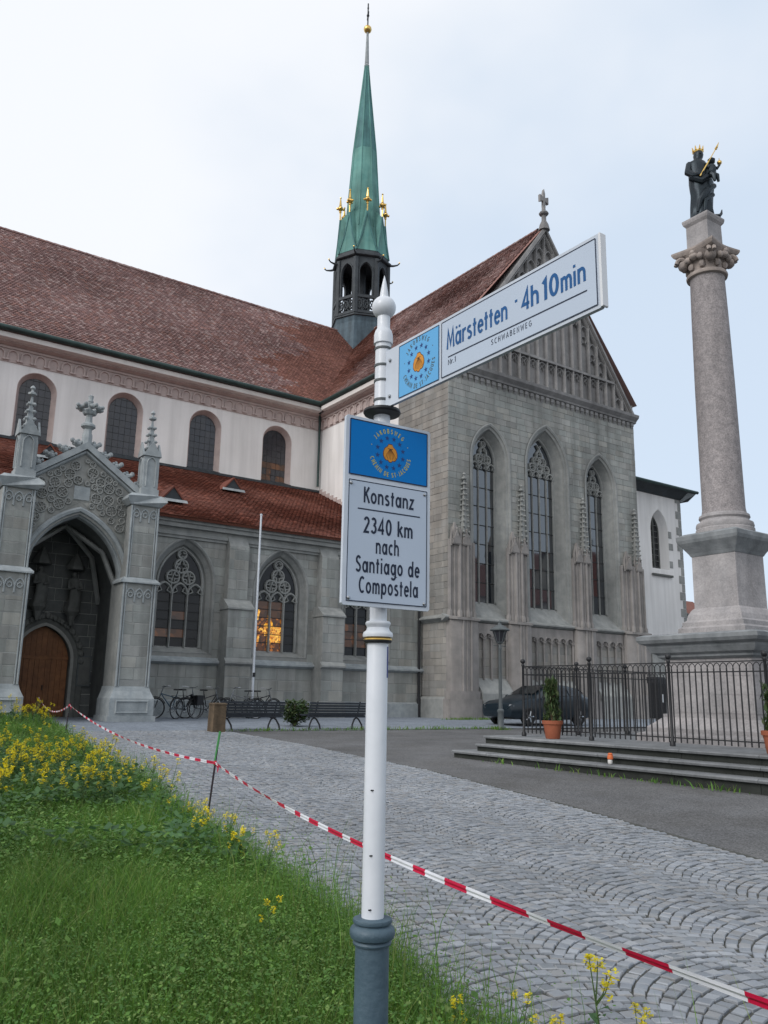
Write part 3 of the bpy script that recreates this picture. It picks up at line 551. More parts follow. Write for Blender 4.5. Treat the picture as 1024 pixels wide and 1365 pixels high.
def outl(cx, w, z0, zs, rise, n=10): return [(cx-w,z0)] + [(cx+x,z) for x,z in arch(w,zs,rise,n)] + [(cx+w,z0)]
class Op:
    def __init__(s, cx, w, z0, zs, rise): s.cx, s.w, s.z0, s.zs, s.rise = cx, w, z0, zs, rise; s.f = hwf(w,zs,rise); s.z1 = zs+rise
def wall(mb, x0, x1, z0, z1, ops, y, mat=0):
    zz = {z0, z1}
    for o in ops:
        zz |= {o.z0, o.z1}; zz |= {o.zs+o.rise*math.sin(k*PI/24) for k in range(13)}
    zz = sorted(z for z in zz if z0 <= z <= z1)
    for za, zb in zip(zz, zz[1:]):
        if zb-za < 1e-5: continue
        ca = cb = x0
        for o in sorted(ops, key=lambda o: o.cx):
            if za >= o.z0-1e-5 and zb <= o.z1+1e-5:
                mb.add([(ca,y,za),(o.cx-o.f(za),y,za),(o.cx-o.f(zb),y,zb),(cb,y,zb)], [(0,1,2,3)], mat); ca, cb = o.cx+o.f(za), o.cx+o.f(zb)
        mb.add([(ca,y,za),(x1,y,za),(x1,y,zb),(cb,y,zb)], [(0,1,2,3)], mat)
BL = []          # every ashlar block: (part key, tf, rect or quad, y, material)
def blocks(key, tf, x0, x1, z0, z1, ops, y, ch_, ln, mat, proud=.014):
    z = z0; row_ = 0; ops = [o for o in ops if x0 < o.cx < x1]
    while z < z1-.08:
        h = min(ch_*random.uniform(.9,1.1), z1-z); h = z1-z if z1-z-h < .1 else h; za, zb = z+.006, z+h-.006; iv = []; ca, cb = x0, x0; fl = 0
        for o in sorted(ops, key=lambda o: o.cx):
            lo, hi = max(za,o.z0), min(zb,o.z1)
            if hi-lo > .35*(zb-za):
                a, b = o.f(za), o.f(zb); iv.append((ca,cb,o.cx-a,o.cx-b,fl,1)); ca, cb, fl = o.cx+a, o.cx+b, 1
        iv.append((ca,cb,x1,x1,fl,0))
        for la, lb, ra, rb, f1, f2 in iv:
            l0, r0 = (la+lb)/2, (ra+rb)/2; W_ = r0-l0
            if W_ < .05: continue
            cuts = [0.0]; x = random.uniform(.35,1.0)*ln
            while x < W_-.3*ln: cuts.append(x); x += random.uniform(.7,1.4)*ln
            cuts.append(W_)
            for i in range(len(cuts)-1):
                a0, a1 = l0+cuts[i]+.006, l0+cuts[i+1]-.006
                if i == 0: pa_, pb_ = la+.004, lb+.004
                else: pa_ = pb_ = a0
                if i == len(cuts)-2: qa, qb = ra-.004, rb-.004
                else: qa = qb = a1
                if min(qa-pa_, qb-pb_) < .01: continue
                BL.append((key, tf, (pa_,pb_,qa,qb,za,zb), y-proud*random.uniform(.4,1.3), mat))
        z += h; row_ += 1
def unitblock():
    mb = MB(); a = .5; i = .46; mb.loft([[(-a,1,-a),(a,1,-a),(a,1,a),(-a,1,a)],[(-a,.3,-a),(a,.3,-a),(a,.3,a),(-a,.3,a)],[(-.485,0,-i),(.485,0,-i),(.485,0,i),(-.485,0,i)]], False); mb.add([(-.485,0,-i),(.485,0,-i),(.485,0,i),(-.485,0,i)], [(0,1,2,3)]); return mb
ident = lambda x, y, z: (x, y, z)
westT = lambda x, y, z: (22.35 + y, 27.2 + x, z)        # west face of the transept: x runs away from the camera, y inwards
RP = {}
# ---- roofs
def tiles(mb, O, U, V, Nn, umax, vmax, inside, tw=.19, th=.165, matf=None):
    O, U, V, Nn = Vector(O), Vector(U), Vector(V), Vector(Nn); r = 0; v = 0
    while v < vmax:
        u = -(r % 2)*tw/2
        while u < umax:
            uc = u+tw/2
            if inside(uc, v+th*.5):
                j = random.uniform(-.010,.012); lf = .035+random.uniform(-.006,.010)+.014*math.sin(uc*.55+1)*math.sin(v*.8+uc*.13); g = .006; h2 = th*1.25; vv = v+random.uniform(-.008,.008)
                b = O + V*vv; P = lambda a, c, d: tuple(b + U*(u+a) + V*c + Nn*d)
                k = matf(uc, v) if matf else 0
                mb.add([P(g,.02,lf),P(tw*.5,-.012+j*.3,lf+.004),P(tw-g,.02,lf+j*.4),P(tw-g,h2,.008),P(g,h2,.008),P(g,.02,lf-.022),P(tw*.5,-.012,lf-.020),P(tw-g,.02,lf-.022)], [(0,1,2,3,4),(0,5,6,1),(1,6,7,2)], k)
            u += tw
        v += th; r += 1
NE, NZ, RT, RZ = 37.55, 17.05, 44.3, 25.25            # nave eave line, height, ridge
XW = -9.0
slN = math.hypot(RT-NE, RZ-NZ); vN = Vector((0, RT-NE, RZ-NZ))/slN; nN = Vector((0, -(RZ-NZ), RT-NE))/slN
TE = 21.95; RX = 28.7
slT = math.hypot(RX-TE, RZ-NZ); vT = Vector((RX-TE, 0, RZ-NZ))/slT; nT = Vector((-(RZ-NZ), 0, RX-TE))/slT
FT = 27.2
mb = MB(); vx = lambda v: TE + (RX-TE)*v/slN             # valley line
mb.add([(XW,NE,NZ),(TE,NE,NZ),(RX,RT,RZ),(XW,RT,RZ)], [(0,1,2,3)])
mb.add([(XW,2*RT-NE,NZ),(RX+6.75,2*RT-NE,NZ),(RX,RT,RZ),(XW,RT,RZ)], [(3,2,1,0)])
nroof = part(mb, 'nave_roof', M['tile_old'])
mb = MB(); tiles(mb, (XW+6,NE-.06,NZ-.04), (1,0,0), vN, nN, TE-XW, slN, lambda u, v: XW+6+u < vx(v)+.05, matf=lambda u, v: 1 if XW+6+u > 18.6+1.2*math.sin(v*1.3)+.5*math.sin(v*5)+random.uniform(-.5,.5)+v*.55 else 0)
tag(part(mb, 'roof_tiles', [M['tile_old'], M['tile_mid']], nroof), kind='stuff')
mb = MB(); 
for i in range(int((RX-XW-6)/.42)):
    x = XW+6+i*.42; mb.tf = None; mb.loft([[(x+dx, RT+.14*math.cos(a), RZ-.05+.15*math.sin(a)*k2) for a in [PI*j/6 for j in range(7)]] for dx, k2 in ((0,1.12),(.44,.95))], False, True, 0, False)
tag(part(mb, 'ridge_tiles', M['tile_old'], nroof), kind='stuff')
mb = MB(); mb.add([(TE,FT,NZ),(TE,NE,NZ),(RX,RT,RZ),(RX,FT,RZ)], [(3,2,1,0)]); mb.add([(2*RX-TE,FT,NZ),(2*RX-TE,NE,NZ),(RX,RT,RZ),(RX,FT,RZ)], [(0,1,2,3)])
troof = part(mb, 'transept_roof', M['tile_old'])
mb = MB(); tiles(mb, (TE-.06,NE+7,NZ-.04), (0,-1,0), vT, nT, NE+7-FT-.35, slT, lambda u, v: NE+7-u < NE + (RT-NE)*v/slT + .05, matf=lambda u, v: 1 if (NE+7-u) > 36.2+random.uniform(-.5,.5)+v*.35+.5*math.sin(v*2) else 0)
tag(part(mb, 'roof_tiles', [M['tile_old'], M['tile_mid']], troof), kind='stuff')
mb = MB()
for i in range(int((RT-FT-.5)/.42)):
    y = FT+.4+i*.42; mb.loft([[(RX+.14*math.cos(a), y+dy, RZ-.05+.15*math.sin(a)*k2) for a in [PI*j/6 for j in range(7)]] for dy, k2 in ((0,1.12),(.44,.95))], False, True, 0, False)
tag(part(mb, 'ridge_tiles', M['tile_old'], troof), kind='stuff')
# ---- clerestory wall with round-arched windows
NW = 38.2
nops = [Op(x, .86, 12.45, 14.72, .86) for x in (-4.67,-.62,3.43,7.53,11.55,15.62,19.69)]
mb = MB(); wall(mb, XW, 22.35, 8, 15.80, nops, NW); cw = part(mb, 'clerestory_wall', M['plaster'])
def window(name, cx, prof, w, z0, zs, rise, y, jm, sill=True, tf=None):
    """splayed jamb built from concentric outlines: prof = [(inset, depth)]"""
    mb = MB(tf); rings = []
    for i_, d_ in prof:
        w_, r_ = inset(w, rise, i_); rings.append([(x, y+d_, z) for x, z in outl(cx, w_, z0 + (0 if not sill else .0), zs, r_)])
    for a, b in zip(rings, rings[1:]): mb.loft([a, b], False, False, 0, False)
    return part(mb, name, jm)
for i, o in enumerate(nops):
    wd = window('clerestory_window', o.cx, [(0,0),(.02,-.0),(.17,.34)], o.w, o.z0, o.zs, o.rise, NW, M['plaster_pink'])
    w2, r2 = inset(o.w, o.rise, .17); y = NW+.34
    mb = MB(); mb.add([(o.cx-.9,NW-.06,o.z0-.06),(o.cx+.9,NW-.06,o.z0-.06),(o.cx+.9,NW-.06,o.z0),(o.cx-.9,NW-.06,o.z0),(o.cx-.7,y,o.z0+.16),(o.cx+.7,y,o.z0+.16)], [(0,1,2,3),(3,2,5,4)]); mb.box(o.cx-.92,o.cx+.92,NW-.075,NW+.02,o.z0-.10,o.z0-.055); part(mb, 'sill', M['lead_dark'], wd)
    mbb = MB(); nx, f_ = 5, hwf(w2,o.zs,r2); dxx = 2*w2/nx
    for ix in range(nx):
        xa, xb = o.cx-w2+ix*dxx, o.cx-w2+(ix+1)*dxx; z = o.z0+.12
        while z < o.zs+r2:
            zt = min(z+.34, o.zs+r2)
            def cl(x, z_):
                h = f_(z_); return max(o.cx-h, min(o.cx+h, x))
            q = [(cl(xa,z),z),(cl(xb,z),z),(cl(xb,zt),zt),(cl(xa,zt),zt)]
            if abs(q[1][0]-q[0][0])+abs(q[2][0]-q[3][0]) > .02:
                ty, tz = random.uniform(-.010,.010), random.uniform(-.010,.010); m1 = MB(); ym = y
                m1.add([(px, ym+(px-(xa+xb)/2)*ty*3+(pz-z-.17)*tz*3, pz) for px, pz in q], [(0,1,2,3)])
                part(m1, 'pane', M['glass_dim'] if (i == 6 and z < o.z0+1.0 and random.random() < .8) else M['glass_old'], wd)
            z += .34
    z = o.z0+.12+.34
    while z < o.zs+r2-.05: h = f_(z); mbb.box(o.cx-h,o.cx+h,y-.012,y+.01,z-.007,z+.007); z += .34
    for ix in range(1,nx):
        xa = o.cx-w2+ix*dxx; zt = o.zs + math.sqrt(max(0,w2*w2-(xa-o.cx)**2)); mbb.box(xa-.006,xa+.006,y-.010,y+.009,o.z0+.1,zt)
    part(mbb, 'lead_bars', M['lead_came'], wd)
# frieze of small round arches, cornice, gutter
mb = MB(); mb.box(XW,22.35-.002,NW-.05,NW+.25,15.80,16.60); fr = part(mb, 'frieze', M['plaster_pink'])
def frieze_arch():
    m1 = MB(); m1.bar([(x, z) for x, z in [(-.215,-.20)]+[(.215*math.cos(a), .215*math.sin(a)) for a in [PI-PI*k/8 for k in range(9)]]+[(.215,-.20)]], .045, -.07, .01, front=.6); m1.box(-.29,-.15,-.085,.01,-.27,-.19); m1.box(.15,.29-.012,-.085,.01,-.27,-.19); return m1.mesh('frieze_arch', M['plaster_pink'])
fam = frieze_arch()
for i in range(52):
    x = 22.35-.33-.58*i
    if x > XW: link('frieze_arch', fam, fr, (x-CB[0], NW-.05-CB[1], 16.13-CB[2]))
mb = MB(); mb.box(XW,22.35,NW-.12,NW+.2,16.40,16.50)
mb.ext([(XW,NW-.05,16.50),(XW,NW-.36,16.60),(XW,NW-.36,16.66),(XW,NW+.2,16.66),(XW,NW+.2,16.5)], (22.35-XW-.25,0,0)); part(mb, 'cornice', M['plaster_pink'])
mb = MB(); mb.ext([(XW,NW-.36,16.66),(XW,NW-.70,16.68),(XW,NW-.70,16.90),(XW,NW+.2,16.95),(XW,NW+.2,16.66)], (TE-XW-.02,0,0)); part(mb, 'eave_fascia', M['fascia'])
def gutter(a, b, r=.085, up=(0,0,1), name='gutter'):
    m1 = MB(); m1.tube([a, b], .13, 10); return part(m1, name, M['gutter'])
gutter((XW,NE-.16,17.06),(TE-.16,NE-.16,17.06))
gutter((TE-.16,NE-.16,17.06),(TE-.16,FT+.35,17.06))
mb = MB(); mb.tube([(TE-.1,NE-.1,16.98),(22.1,NW-.22,16.55),(22.16,NW-.16,16.2),(22.16,NW-.16,12.6)], .065, 8); part(mb, 'downpipe', M['gutter'])
# ---- transept west wall
mb = MB(westT); wall(mb, 0, 11.05, 0, 16.5, [], 0); tw_ = part(mb, 'transept_west_wall', M['mortar']); RP['tw'] = tw_
mb = MB(); mb.box(22.325,22.37,30.9,NW,8.0,15.8); part(mb, 'west_plaster', M['plaster'])
blocks('tw', westT, 0, 3.7, .75, 15.79, [], 0, .30, .55, M['ashlar_brown'], .016)
mb = MB(westT); mb.box(.0,11.0,-.05,.2,15.80,16.60); fr2 = part(mb, 'frieze', M['plaster_pink'])
for i in range(18):
    y = NW-.35-.58*i
    if y > FT+.4: link('frieze_arch', fam, fr2, (22.30-CB[0], y-CB[1], 16.13-CB[2]), (0,0,-PI/2))
mb = MB(westT); mb.box(.0,11.0,-.12,.2,16.40,16.50); mb.ext([(0,-.05,16.50),(0,-.30,16.60),(0,-.30,16.66),(0,.2,16.66),(0,.2,16.5)], (11.0-.25,0,0)); part(mb, 'cornice', M['plaster_pink'])
mb = MB(westT); mb.ext([(.1,-.30,16.66),(.1,-.54,16.68),(.1,-.54,16.90),(.1,.2,16.95),(.1,.2,16.66)], (NE-FT-.3,0,0)); part(mb, 'eave_fascia', M['fascia'])
# ---- transept north facade
WX, EX = 22.35, 35.05
tops = [Op(24.82,1.08,5.0,12.15,1.58), Op(28.45,1.33,5.0,12.35,2.05), Op(32.25,1.07,5.0,12.05,1.60)]
mb = MB(); wall(mb, WX, EX, .75, 15.95, tops, FT)
mb.add([(EX,FT,.75),(EX,FT+12,.75),(EX,FT+12,17),(EX,FT,17)], [(0,1,2,3)]); tf_ = part(mb, 'transept_facade', M['mortar']); RP['tf'] = tf_
bops = [Op(o.cx, o.w+.16, o.z0, o.zs, inset(o.w,o.rise,-.16)[1]) for o in tops]
blocks('tf', ident, WX, EX, 4.95, 15.66, bops, FT, .295, .58, M['ashlar'])
blocks('tf', ident, WX, EX, .75, 4.80, [], FT, .36, .7, M['ashlar_brown'], .012)
def tracery(mb, cx, w, zs, rise, nl, y0, y1, zl):
    """mullions come separately: light heads, curved daggers and cusped circles filling the arch head"""
    lw = 2*w/nl
    for i in range(nl):
        c = cx-w+lw*(i+.5); mb.bar([(c+x,z) for x,z in arch(lw/2-.01, zl, lw*.62, 6)], .048, y0+.01, y1)
        for s_ in (-1,1): mb.bar([(c+s_*lw*.46,zl-.02),(c+s_*lw*.17,zl+lw*.12),(c+s_*lw*.30,zl+lw*.38)], .022, y0+.03, y1)
    f_ = hwf(w, zs, rise); z = zl+lw*.75; r0 = w*.30
    cs = []
    if nl >= 3:
        for k in range(nl-1):
            x = cx-w+lw*(k+1); cs.append((x, zl+lw*.62+lw*.36, lw*.40))
        for k in range(nl-2): cs.append((cx-w+lw*(k+1.5), zl+lw*.62+lw*1.06, lw*.42))
        if nl == 4: cs.append((cx, zl+lw*.62+lw*1.72, lw*.40))
        elif nl == 3: cs.append((cx, zl+lw*.62+lw*1.80, lw*.27))
    for x, z, r in cs:
        if z+r > zs+rise: continue
        mb.bar([(x+r*math.cos(2*PI*k/14), z+r*math.sin(2*PI*k/14)) for k in range(14)], .045, y0+.008, y1, True)
        n4 = 4 if r > .22 else 3
        for k in range(n4):
            a = 2*PI*k/n4+PI/4; mb.bar([(x+r*math.cos(a-.5),z+r*math.sin(a-.5)),(x+r*.42*math.cos(a-.12),z+r*.42*math.sin(a-.12)),(x+r*.42*math.cos(a+.12),z+r*.42*math.sin(a+.12)),(x+r*math.cos(a+.5),z+r*math.sin(a+.5))], .03, y0+.03, y1)
    R_ = Rof(w,rise)
    for sgn in (-1,1):          # arcs that echo the main arch
        pts = [(cx+sgn*(x+w*.55), z) for x, z in arch(w*.95, zl+lw*.3, rise*1.15, 8)[:9]]
        pts = [(x,z) for x,z in pts if abs(x-cx) < f_(z)-.0]
        if len(pts) > 2: mb.bar(pts, .03, y0+.012, y1)
def gothic_window(name, o, prof, jm, nl, gl, zl, zg, bars, y, mullm, glf=None, label=None, mdep=.13):
    wd = window(name, o.cx, prof, o.w, o.z0, o.zs, o.rise, y, jm)
    if label: wd['label'] = label
    i_, d_ = prof[-1]; w2, r2 = inset(o.w, o.rise, i_); yg = y+d_; lw = 2*w2/nl; f_ = hwf(w2,o.zs,r2)
    mb = MB(); mb.add([(o.cx-o.w,y-.02,o.z0),(o.cx+o.w,y-.02,o.z0),(o.cx+w2,yg+.02,zg),(o.cx-w2,yg+.02,zg)], [(0,1,2,3)]); mb.add([(o.cx-o.w,y-.02,o.z0),(o.cx+o.w,y-.02,o.z0),(o.cx+o.w,y+.1,o.z0-.1),(o.cx-o.w,y+.1,o.z0-.1)], [(3,2,1,0)]); part(mb, 'sill', M['stone'], wd)
    for k in range(1,nl):
        mb = MB(); mb.bar([(o.cx-w2+lw*k,zg-.05),(o.cx-w2+lw*k,zl+.03)], .040, yg-mdep, yg+.02, front=.4); part(mb, 'mullion', mullm, wd)
    mb = MB(); tracery(mb, o.cx, w2, o.zs, r2, nl, yg-.13, yg+.01, zl); part(mb, 'tracery', mullm, wd)
    mb = MB(); mb.bar([(px,pz) for px,pz in outl(o.cx,w2-.02,zg,o.zs,r2-.02)], .05, yg-.10, yg+.01); part(mb, 'frame', mullm, wd)
    for k in range(nl):
        xa, xb = o.cx-w2+lw*k, o.cx-w2+lw*(k+1); z = zg
        nrow = bars; hgt = (zl-zg)/nrow
        for r in range(nrow):
            m1 = MB(); ty, tz = random.uniform(-.012,.012), random.uniform(-.02,.02); zc = z+hgt/2; xc = (xa+xb)/2
            m1.add([(px, yg+(px-xc)*ty+(pz-zc)*tz, pz) for px,pz in ((xa,z),(xb,z),(xb,z+hgt),(xa,z+hgt))], [(0,1,2,3)])
            part(m1, 'pane', M[glf(k,r,nrow) if glf else gl], wd); z += hgt
    m1 = MB(); pts = [(x,z) for x,z in outl(o.cx,w2,zl,o.zs,r2)]; m1.add([(px,yg+.004,pz) for px,pz in pts], [tuple(range(len(pts)))]); part(m1, 'head_glass', M[gl], wd)
    m1 = MB()
    for r in range(1,bars+1): z = zg+(zl-zg)/bars*r; m1.cut(); m1.box(o.cx-w2,o.cx+w2,yg-.035,yg+.0,z-.015,z+.015)
    part(m1, 'saddle_bar', M['lead_came'], wd); return wd
for o, nl in zip(tops, (3,4,3)):
    zl = o.zs - .35
    wd = gothic_window('transept_window', o, [(-.16,-.045),(-.10,-.06),(-.02,-.03),(0,.02),(.10,.05),(.12,.14),(.30 if nl==3 else .34,.48),(.33 if nl==3 else .37,.51),(.34 if nl==3 else .38,.58)], M['stone'], nl, 'glass_sky', zl, 5.72, 7, FT, M['stone'], mdep=.07)
# cornice and corbel table of the facade
mb = MB(); mb.ext([(WX-.12,FT,15.95),(WX-.12,FT-.10,15.98),(WX-.12,FT-.12,16.06),(WX-.12,FT-.30,16.22),(WX-.12,FT-.33,16.36),(WX-.12,FT-.05,16.50),(WX-.12,FT+.3,16.50),(WX-.12,FT+.3,15.95)], (EX-WX+.24,0,0)); part(mb, 'facade_cornice', M['gable_stone'])
cm = MB(); cm.box(-.10,.10,-.10,.02,-.06,.10); cm.ext([(-.08,-.08,-.06),(.08,-.08,-.06),(.05,-.0,-.24),(-.05,-.0,-.24)], (0,.02,0)); cmm = cm.mesh('corbel', M['gable_stone'])
for i in range(36): link('corbel', cmm, tf_, (WX+.2+i*.352-CB[0], FT-CB[1], 15.83-CB[2]))
# gable with blind tracery
GA = 25.25; gy = FT+.20
mb = MB(); mb.add([(WX+.1,gy,16.4),(EX-.1,gy,16.4),(RX,gy,GA-.1)], [(0,1,2)]); gb = part(mb, 'transept_gable', M['gable_stone'])
gsl = (GA-16.5)/(RX-WX)
rake = lambda x: GA - abs(x-RX)*gsl
bay = .62; n_ = int((EX-WX)/bay)
for i in range(-10, 11):
    x = RX+i*bay; zt = rake(x)-.30
    if zt > 16.9: m1 = MB(); m1.bar([(x,16.45),(x,zt)], .060, FT-.02, gy, front=.35); part(m1, 'gable_mullion', M['gable_stone'], gb)
for i in range(-10, 10):
    xc = RX+(i+.5)*bay; ztop = min(rake(xc-bay/2), rake(xc+bay/2))-.42
    if ztop < 16.9: continue
    m1 = MB()
    if ztop > 18.6:
        m1.cut(); m1.bar([(xc+x,z) for x,z in arch(bay/2-.03, 17.45, .34, 5)], .035, FT+.05, gy); m1.bar([(xc-.14,17.40),(xc-.05,17.55),(xc-.10,17.70)], .02, FT+.08, gy); m1.bar([(xc+.14,17.40),(xc+.05,17.55),(xc+.10,17.70)], .02, FT+.08, gy)
    m1.cut(); m1.bar([(xc+x,z) for x,z in arch(bay/2-.03, ztop-.42, .42, 5)], .04, FT+.02, gy)
    if ztop > 18:
        zc = ztop-.52; m1.bar([(xc+.19*math.cos(2*PI*k/10), zc-.22+.19*math.sin(2*PI*k/10)) for k in range(10)], .03, FT+.06, gy, True)
        m1.bar([(xc+x,z) for x,z in arch(bay/2-.05, zc-.62, .22, 4)], .03, FT+.06, gy); 
    part(m1, 'blind_tracery', M['gable_stone'], gb)
for za_ in (17.90,):
    m1 = MB(); m1.box(RX-(GA-za_)/gsl+.3, RX+(GA-za_)/gsl-.3, FT-.03, gy, za_-.05, za_+.07); part(m1, 'transom', M['gable_stone'], gb)
for s_ in (-1,1):
    m1 = MB(); n8 = 16
    for k in range(n8):
        xa, xb = RX+s_*(6.48)*(k)/n8, RX+s_*(6.48)*(k+.985)/n8; za_, zb_ = rake(xa), rake(xb)
        m1.ext([(xa,FT-.14,za_-.26),(xb,FT-.14,zb_-.26),(xb,FT-.10,zb_+.02),(xa,FT-.10,za_+.02)], (0,.55,0))
    part(m1, 'coping', M['gable_stone'], gb)
    m1 = MB(); m1.bar([(RX, rake(RX)-.42),(RX+s_*6.1, rake(RX+6.1)-.42)], .07, FT-.03, gy, front=.4); part(m1, 'rake_moulding', M['gable_stone'], gb)
mb = MB(); mb.lathe([(.30,GA-.2),(.22,GA+.15),(.12,GA+.35),(.12,GA+.62),(.24,GA+.70),(.24,GA+.80),(.11,GA+.88),(.09,GA+1.15)], RX, FT, 8, False); mb.ball((RX,FT,GA+.76),.26,8,6,0,(1,1,.5))
crs = [(-.08,0),(.08,0),(.07,.36),(.30,.26),(.30,.66),(.07,.56),(.07,.78),(.0,1.05),(-.07,.78),(-.07,.56),(-.30,.66),(-.30,.26),(-.07,.36)]
mb.ext([(RX+x,FT-.07,GA+1.1+z) for x,z in crs], (0,.14,0)); part(mb, 'gable_cross', M['gable_stone'])
# string course, pinnacled buttress strips and blind arcade
mb = MB(); mb.cut(); mb.ext([(22.0,FT,5.02),(22.0,FT-.26,4.90),(22.0,FT-.26,4.84),(22.0,FT-.10,4.76),(22.0,FT,4.70)], (13.2,0,0)); mb.cut(); mb.ext([(WX-.02,FT+1.9,5.02),(WX-.26,FT+1.9,4.90),(WX-.26,FT+1.9,4.84),(WX-.10,FT+1.9,4.76),(WX-.02,FT+1.9,4.70)], (0,-1.9,0)); part(mb, 'string_course', M['stone'])
def pinnacle(mb, x, y, z0, z1, s, mat=0, rot=PI/4, crock=True):
    mb.lathe([(s*1.42,z0),(s*1.42,z0+.05),(s*1.0,z0+.10),(s*.16,z1-.30)], x, y, 4, False, mat, rot)
    mb.lathe([(s*.2,z1-.36),(s*.75,z1-.30),(s*.75,z1-.24),(s*.25,z1-.2),(s*.22,z1-.14),(s*.5,z1-.10),(s*.4,z1-.05),(s*.1,z1)], x, y, 6, False, mat)
    if crock:
        k = 0; z = z0+.22
        while z < z1-.42:
            r = lerp(s*1.0, s*.16, (z-z0-.1)/(z1-.4-z0))
            for q in range(4):
                a = rot+q*PI/2; mb.ball((x+(r+.04)*math.cos(a), y+(r+.04)*math.sin(a), z), .068, 5, 4, mat, (1,1,.8))
            z += .24
def gablet(mb, x, y, z, w, h, d=.05, mat=0):
    mb.ext([(x-w,y,z),(x+w,y,z),(x+w*.9,y,z+h*.12),(x,y,z+h),(x-w*.9,y,z+h*.12)], (0,d,0), mat); mb.ball((x,y+d/2,z+h+.03), .05, 5, 4, mat); mb.ball((x,y+d/2,z+h*.55), .05, 5, 4, mat)
STR = [(22.32,23.72,23.15),(25.68,26.84,26.60),(29.90,31.11,30.75),(33.42,35.12,34.62)]
for a, b, px in STR:
    mb = MB(); c_ = (a+b)/2; wv = b-a
    # lower pier
    mb.ext([(a-.06,FT,4.76),(a-.06,FT-.30,4.76),(a+.16,FT-.46,4.76),(b-.16,FT-.46,4.76),(b+.06,FT-.30,4.76),(b+.06,FT,4.76)], (0,0,-2.9))
    mb.ext([(a-.14,FT,1.86),(a-.14,FT-.36,1.86),(a+.12,FT-.54,1.86),(b-.12,FT-.54,1.86),(b+.14,FT-.36,1.86),(b+.14,FT,1.86)], (0,0,-.34))
    mb.ext([(a-.22,FT,1.54),(a-.22,FT-.42,1.54),(a+.10,FT-.62,1.54),(b-.10,FT-.62,1.54),(b+.22,FT-.42,1.54),(b+.22,FT,1.54)], (0,0,-.85))
    for k in range(7):
        x = lerp(a+.02,b-.02,k/6); y = FT-.30-.16*min(1,min(k,6-k)/1.5); mb.tube([(x,y,1.86),(x,y,4.76)], .062 if k % 2 == 0 else .04, 6); 
    # upper strip
    for k in range(7):
        x = lerp(a+.04,b-.04,k/6); r = .085 if k % 2 == 0 else .05; y = FT-.10-.13*min(1,min(k,6-k)/2); mb.tube([(x,y,4.9),(x,y,8.15)], r, 6); mb.lathe([(r*1.5,4.9),(r*1.5,5.1),(r,5.2)], x, y, 6)
    mb.ext([(a+.02,FT,4.9),(a+.10,FT-.12,4.9),(c_-.2,FT-.24,4.9),(c_+.2,FT-.24,4.9),(b-.10,FT-.12,4.9),(b-.02,FT,4.9)], (0,0,3.3))
    mb.ext([(a-.12,FT,4.96),(a-.12,FT-.36,4.88),(a+.12,FT-.55,4.86),(b-.12,FT-.55,4.86),(b+.12,FT-.36,4.88),(b+.12,FT,4.96)], (0,0,-.10))
    pr = part(mb, 'buttress_strip', M['sandstone'])
    mb = MB(); xo = a+b-px if abs(a+b-2*px) > .3 else px-.5
    for xx, hh in ((px,1),(lerp(a,px,.35),.0)):
        gablet(mb, xx, FT-.32, 8.0, .24, .62); 
        mb.ext([(xx-.22,FT-.3,7.96),(xx+.22,FT-.3,7.96),(xx+.16,FT,7.96),(xx-.16,FT,7.96)], (0,0,.26))
        for s_ in (-.24,.24): mb.tube([(xx+s_,FT-.2,7.9),(xx+s_,FT-.2,8.5),(xx+s_,FT-.2,8.75)], [.05,.04,.005], 5)
        mb.lathe([(.26,8.2),(.2,8.4),(.05,8.95)], xx, FT-.12, 4, False, 0, PI/4)
    part(mb, 'canopy', M['sandstone'], pr)
    mb = MB(); pinnacle(mb, px, FT-.13, 8.35, 11.25, .17); part(mb, 'pinnacle', M['stone'], pr)
for a, b in ((23.80,25.60),(26.95,29.78),(31.20,33.30)):
    mb = MB(); n4 = int(round((b-a)/.47)); wv = (b-a)/n4
    wall(mb, a, b, 4.08, 4.72, [Op(a+wv*(k+.5), wv/2-.015, 4.08, 4.12, wv*.45) for k in range(n4)], FT-.13)
    for k in range(n4):
        c_ = a+wv*(k+.5); mb.bar([(c_+x,z) for x,z in arch(wv/2-.02,4.12,wv*.45,6)], .045, FT-.16, FT)
        for s_ in (-1,1): mb.bar([(c_+s_*wv*.42,4.10),(c_+s_*wv*.15,4.16),(c_+s_*wv*.2,4.34)], .028, FT-.12, FT)
    for k in range(n4+1): x = a+wv*k; mb.tube([(x,FT-.09,2.35),(x,FT-.09,4.15)], .045, 6); mb.box(x-.07,x+.07,FT-.16,FT,4.06,4.14)
    part(mb, 'blind_arcade', M['sandstone'])
    mb = MB(); mb.ext([(a,FT-.02,2.42),(a,FT-.48,1.86),(a,FT-.52,1.78),(a,FT-.52,1.52),(a,FT-.02,1.52)], (b-a,0,0)); mb.box(a,b,FT-.58,FT,.6,1.52); part(mb, 'plinth', M['stone'])
mb = MB(); mb.ext([(EX,FT+.1,4.7),(EX,FT-.5,4.7),(36.9,FT-.5,2.9),(36.9,FT+.1,2.9)], (0,0,-.14)); mb.ext([(EX+.05,FT-.45,4.55),(36.85,FT-.45,2.75),(36.85,FT-.45,.6),(EX+.05,FT-.45,.6)], (0,.6,0)); part(mb, 'stepped_buttress', M['stone'])
mb = MB(westT); mb.box(-.05,1.9,-.14,.1,.6,1.52); mb.ext([(-.05,-.05,1.62),(-.05,-.14,1.52),(-.05,0,1.52)], (1.95,0,0)); part(mb, 'west_plinth', M['stone'])
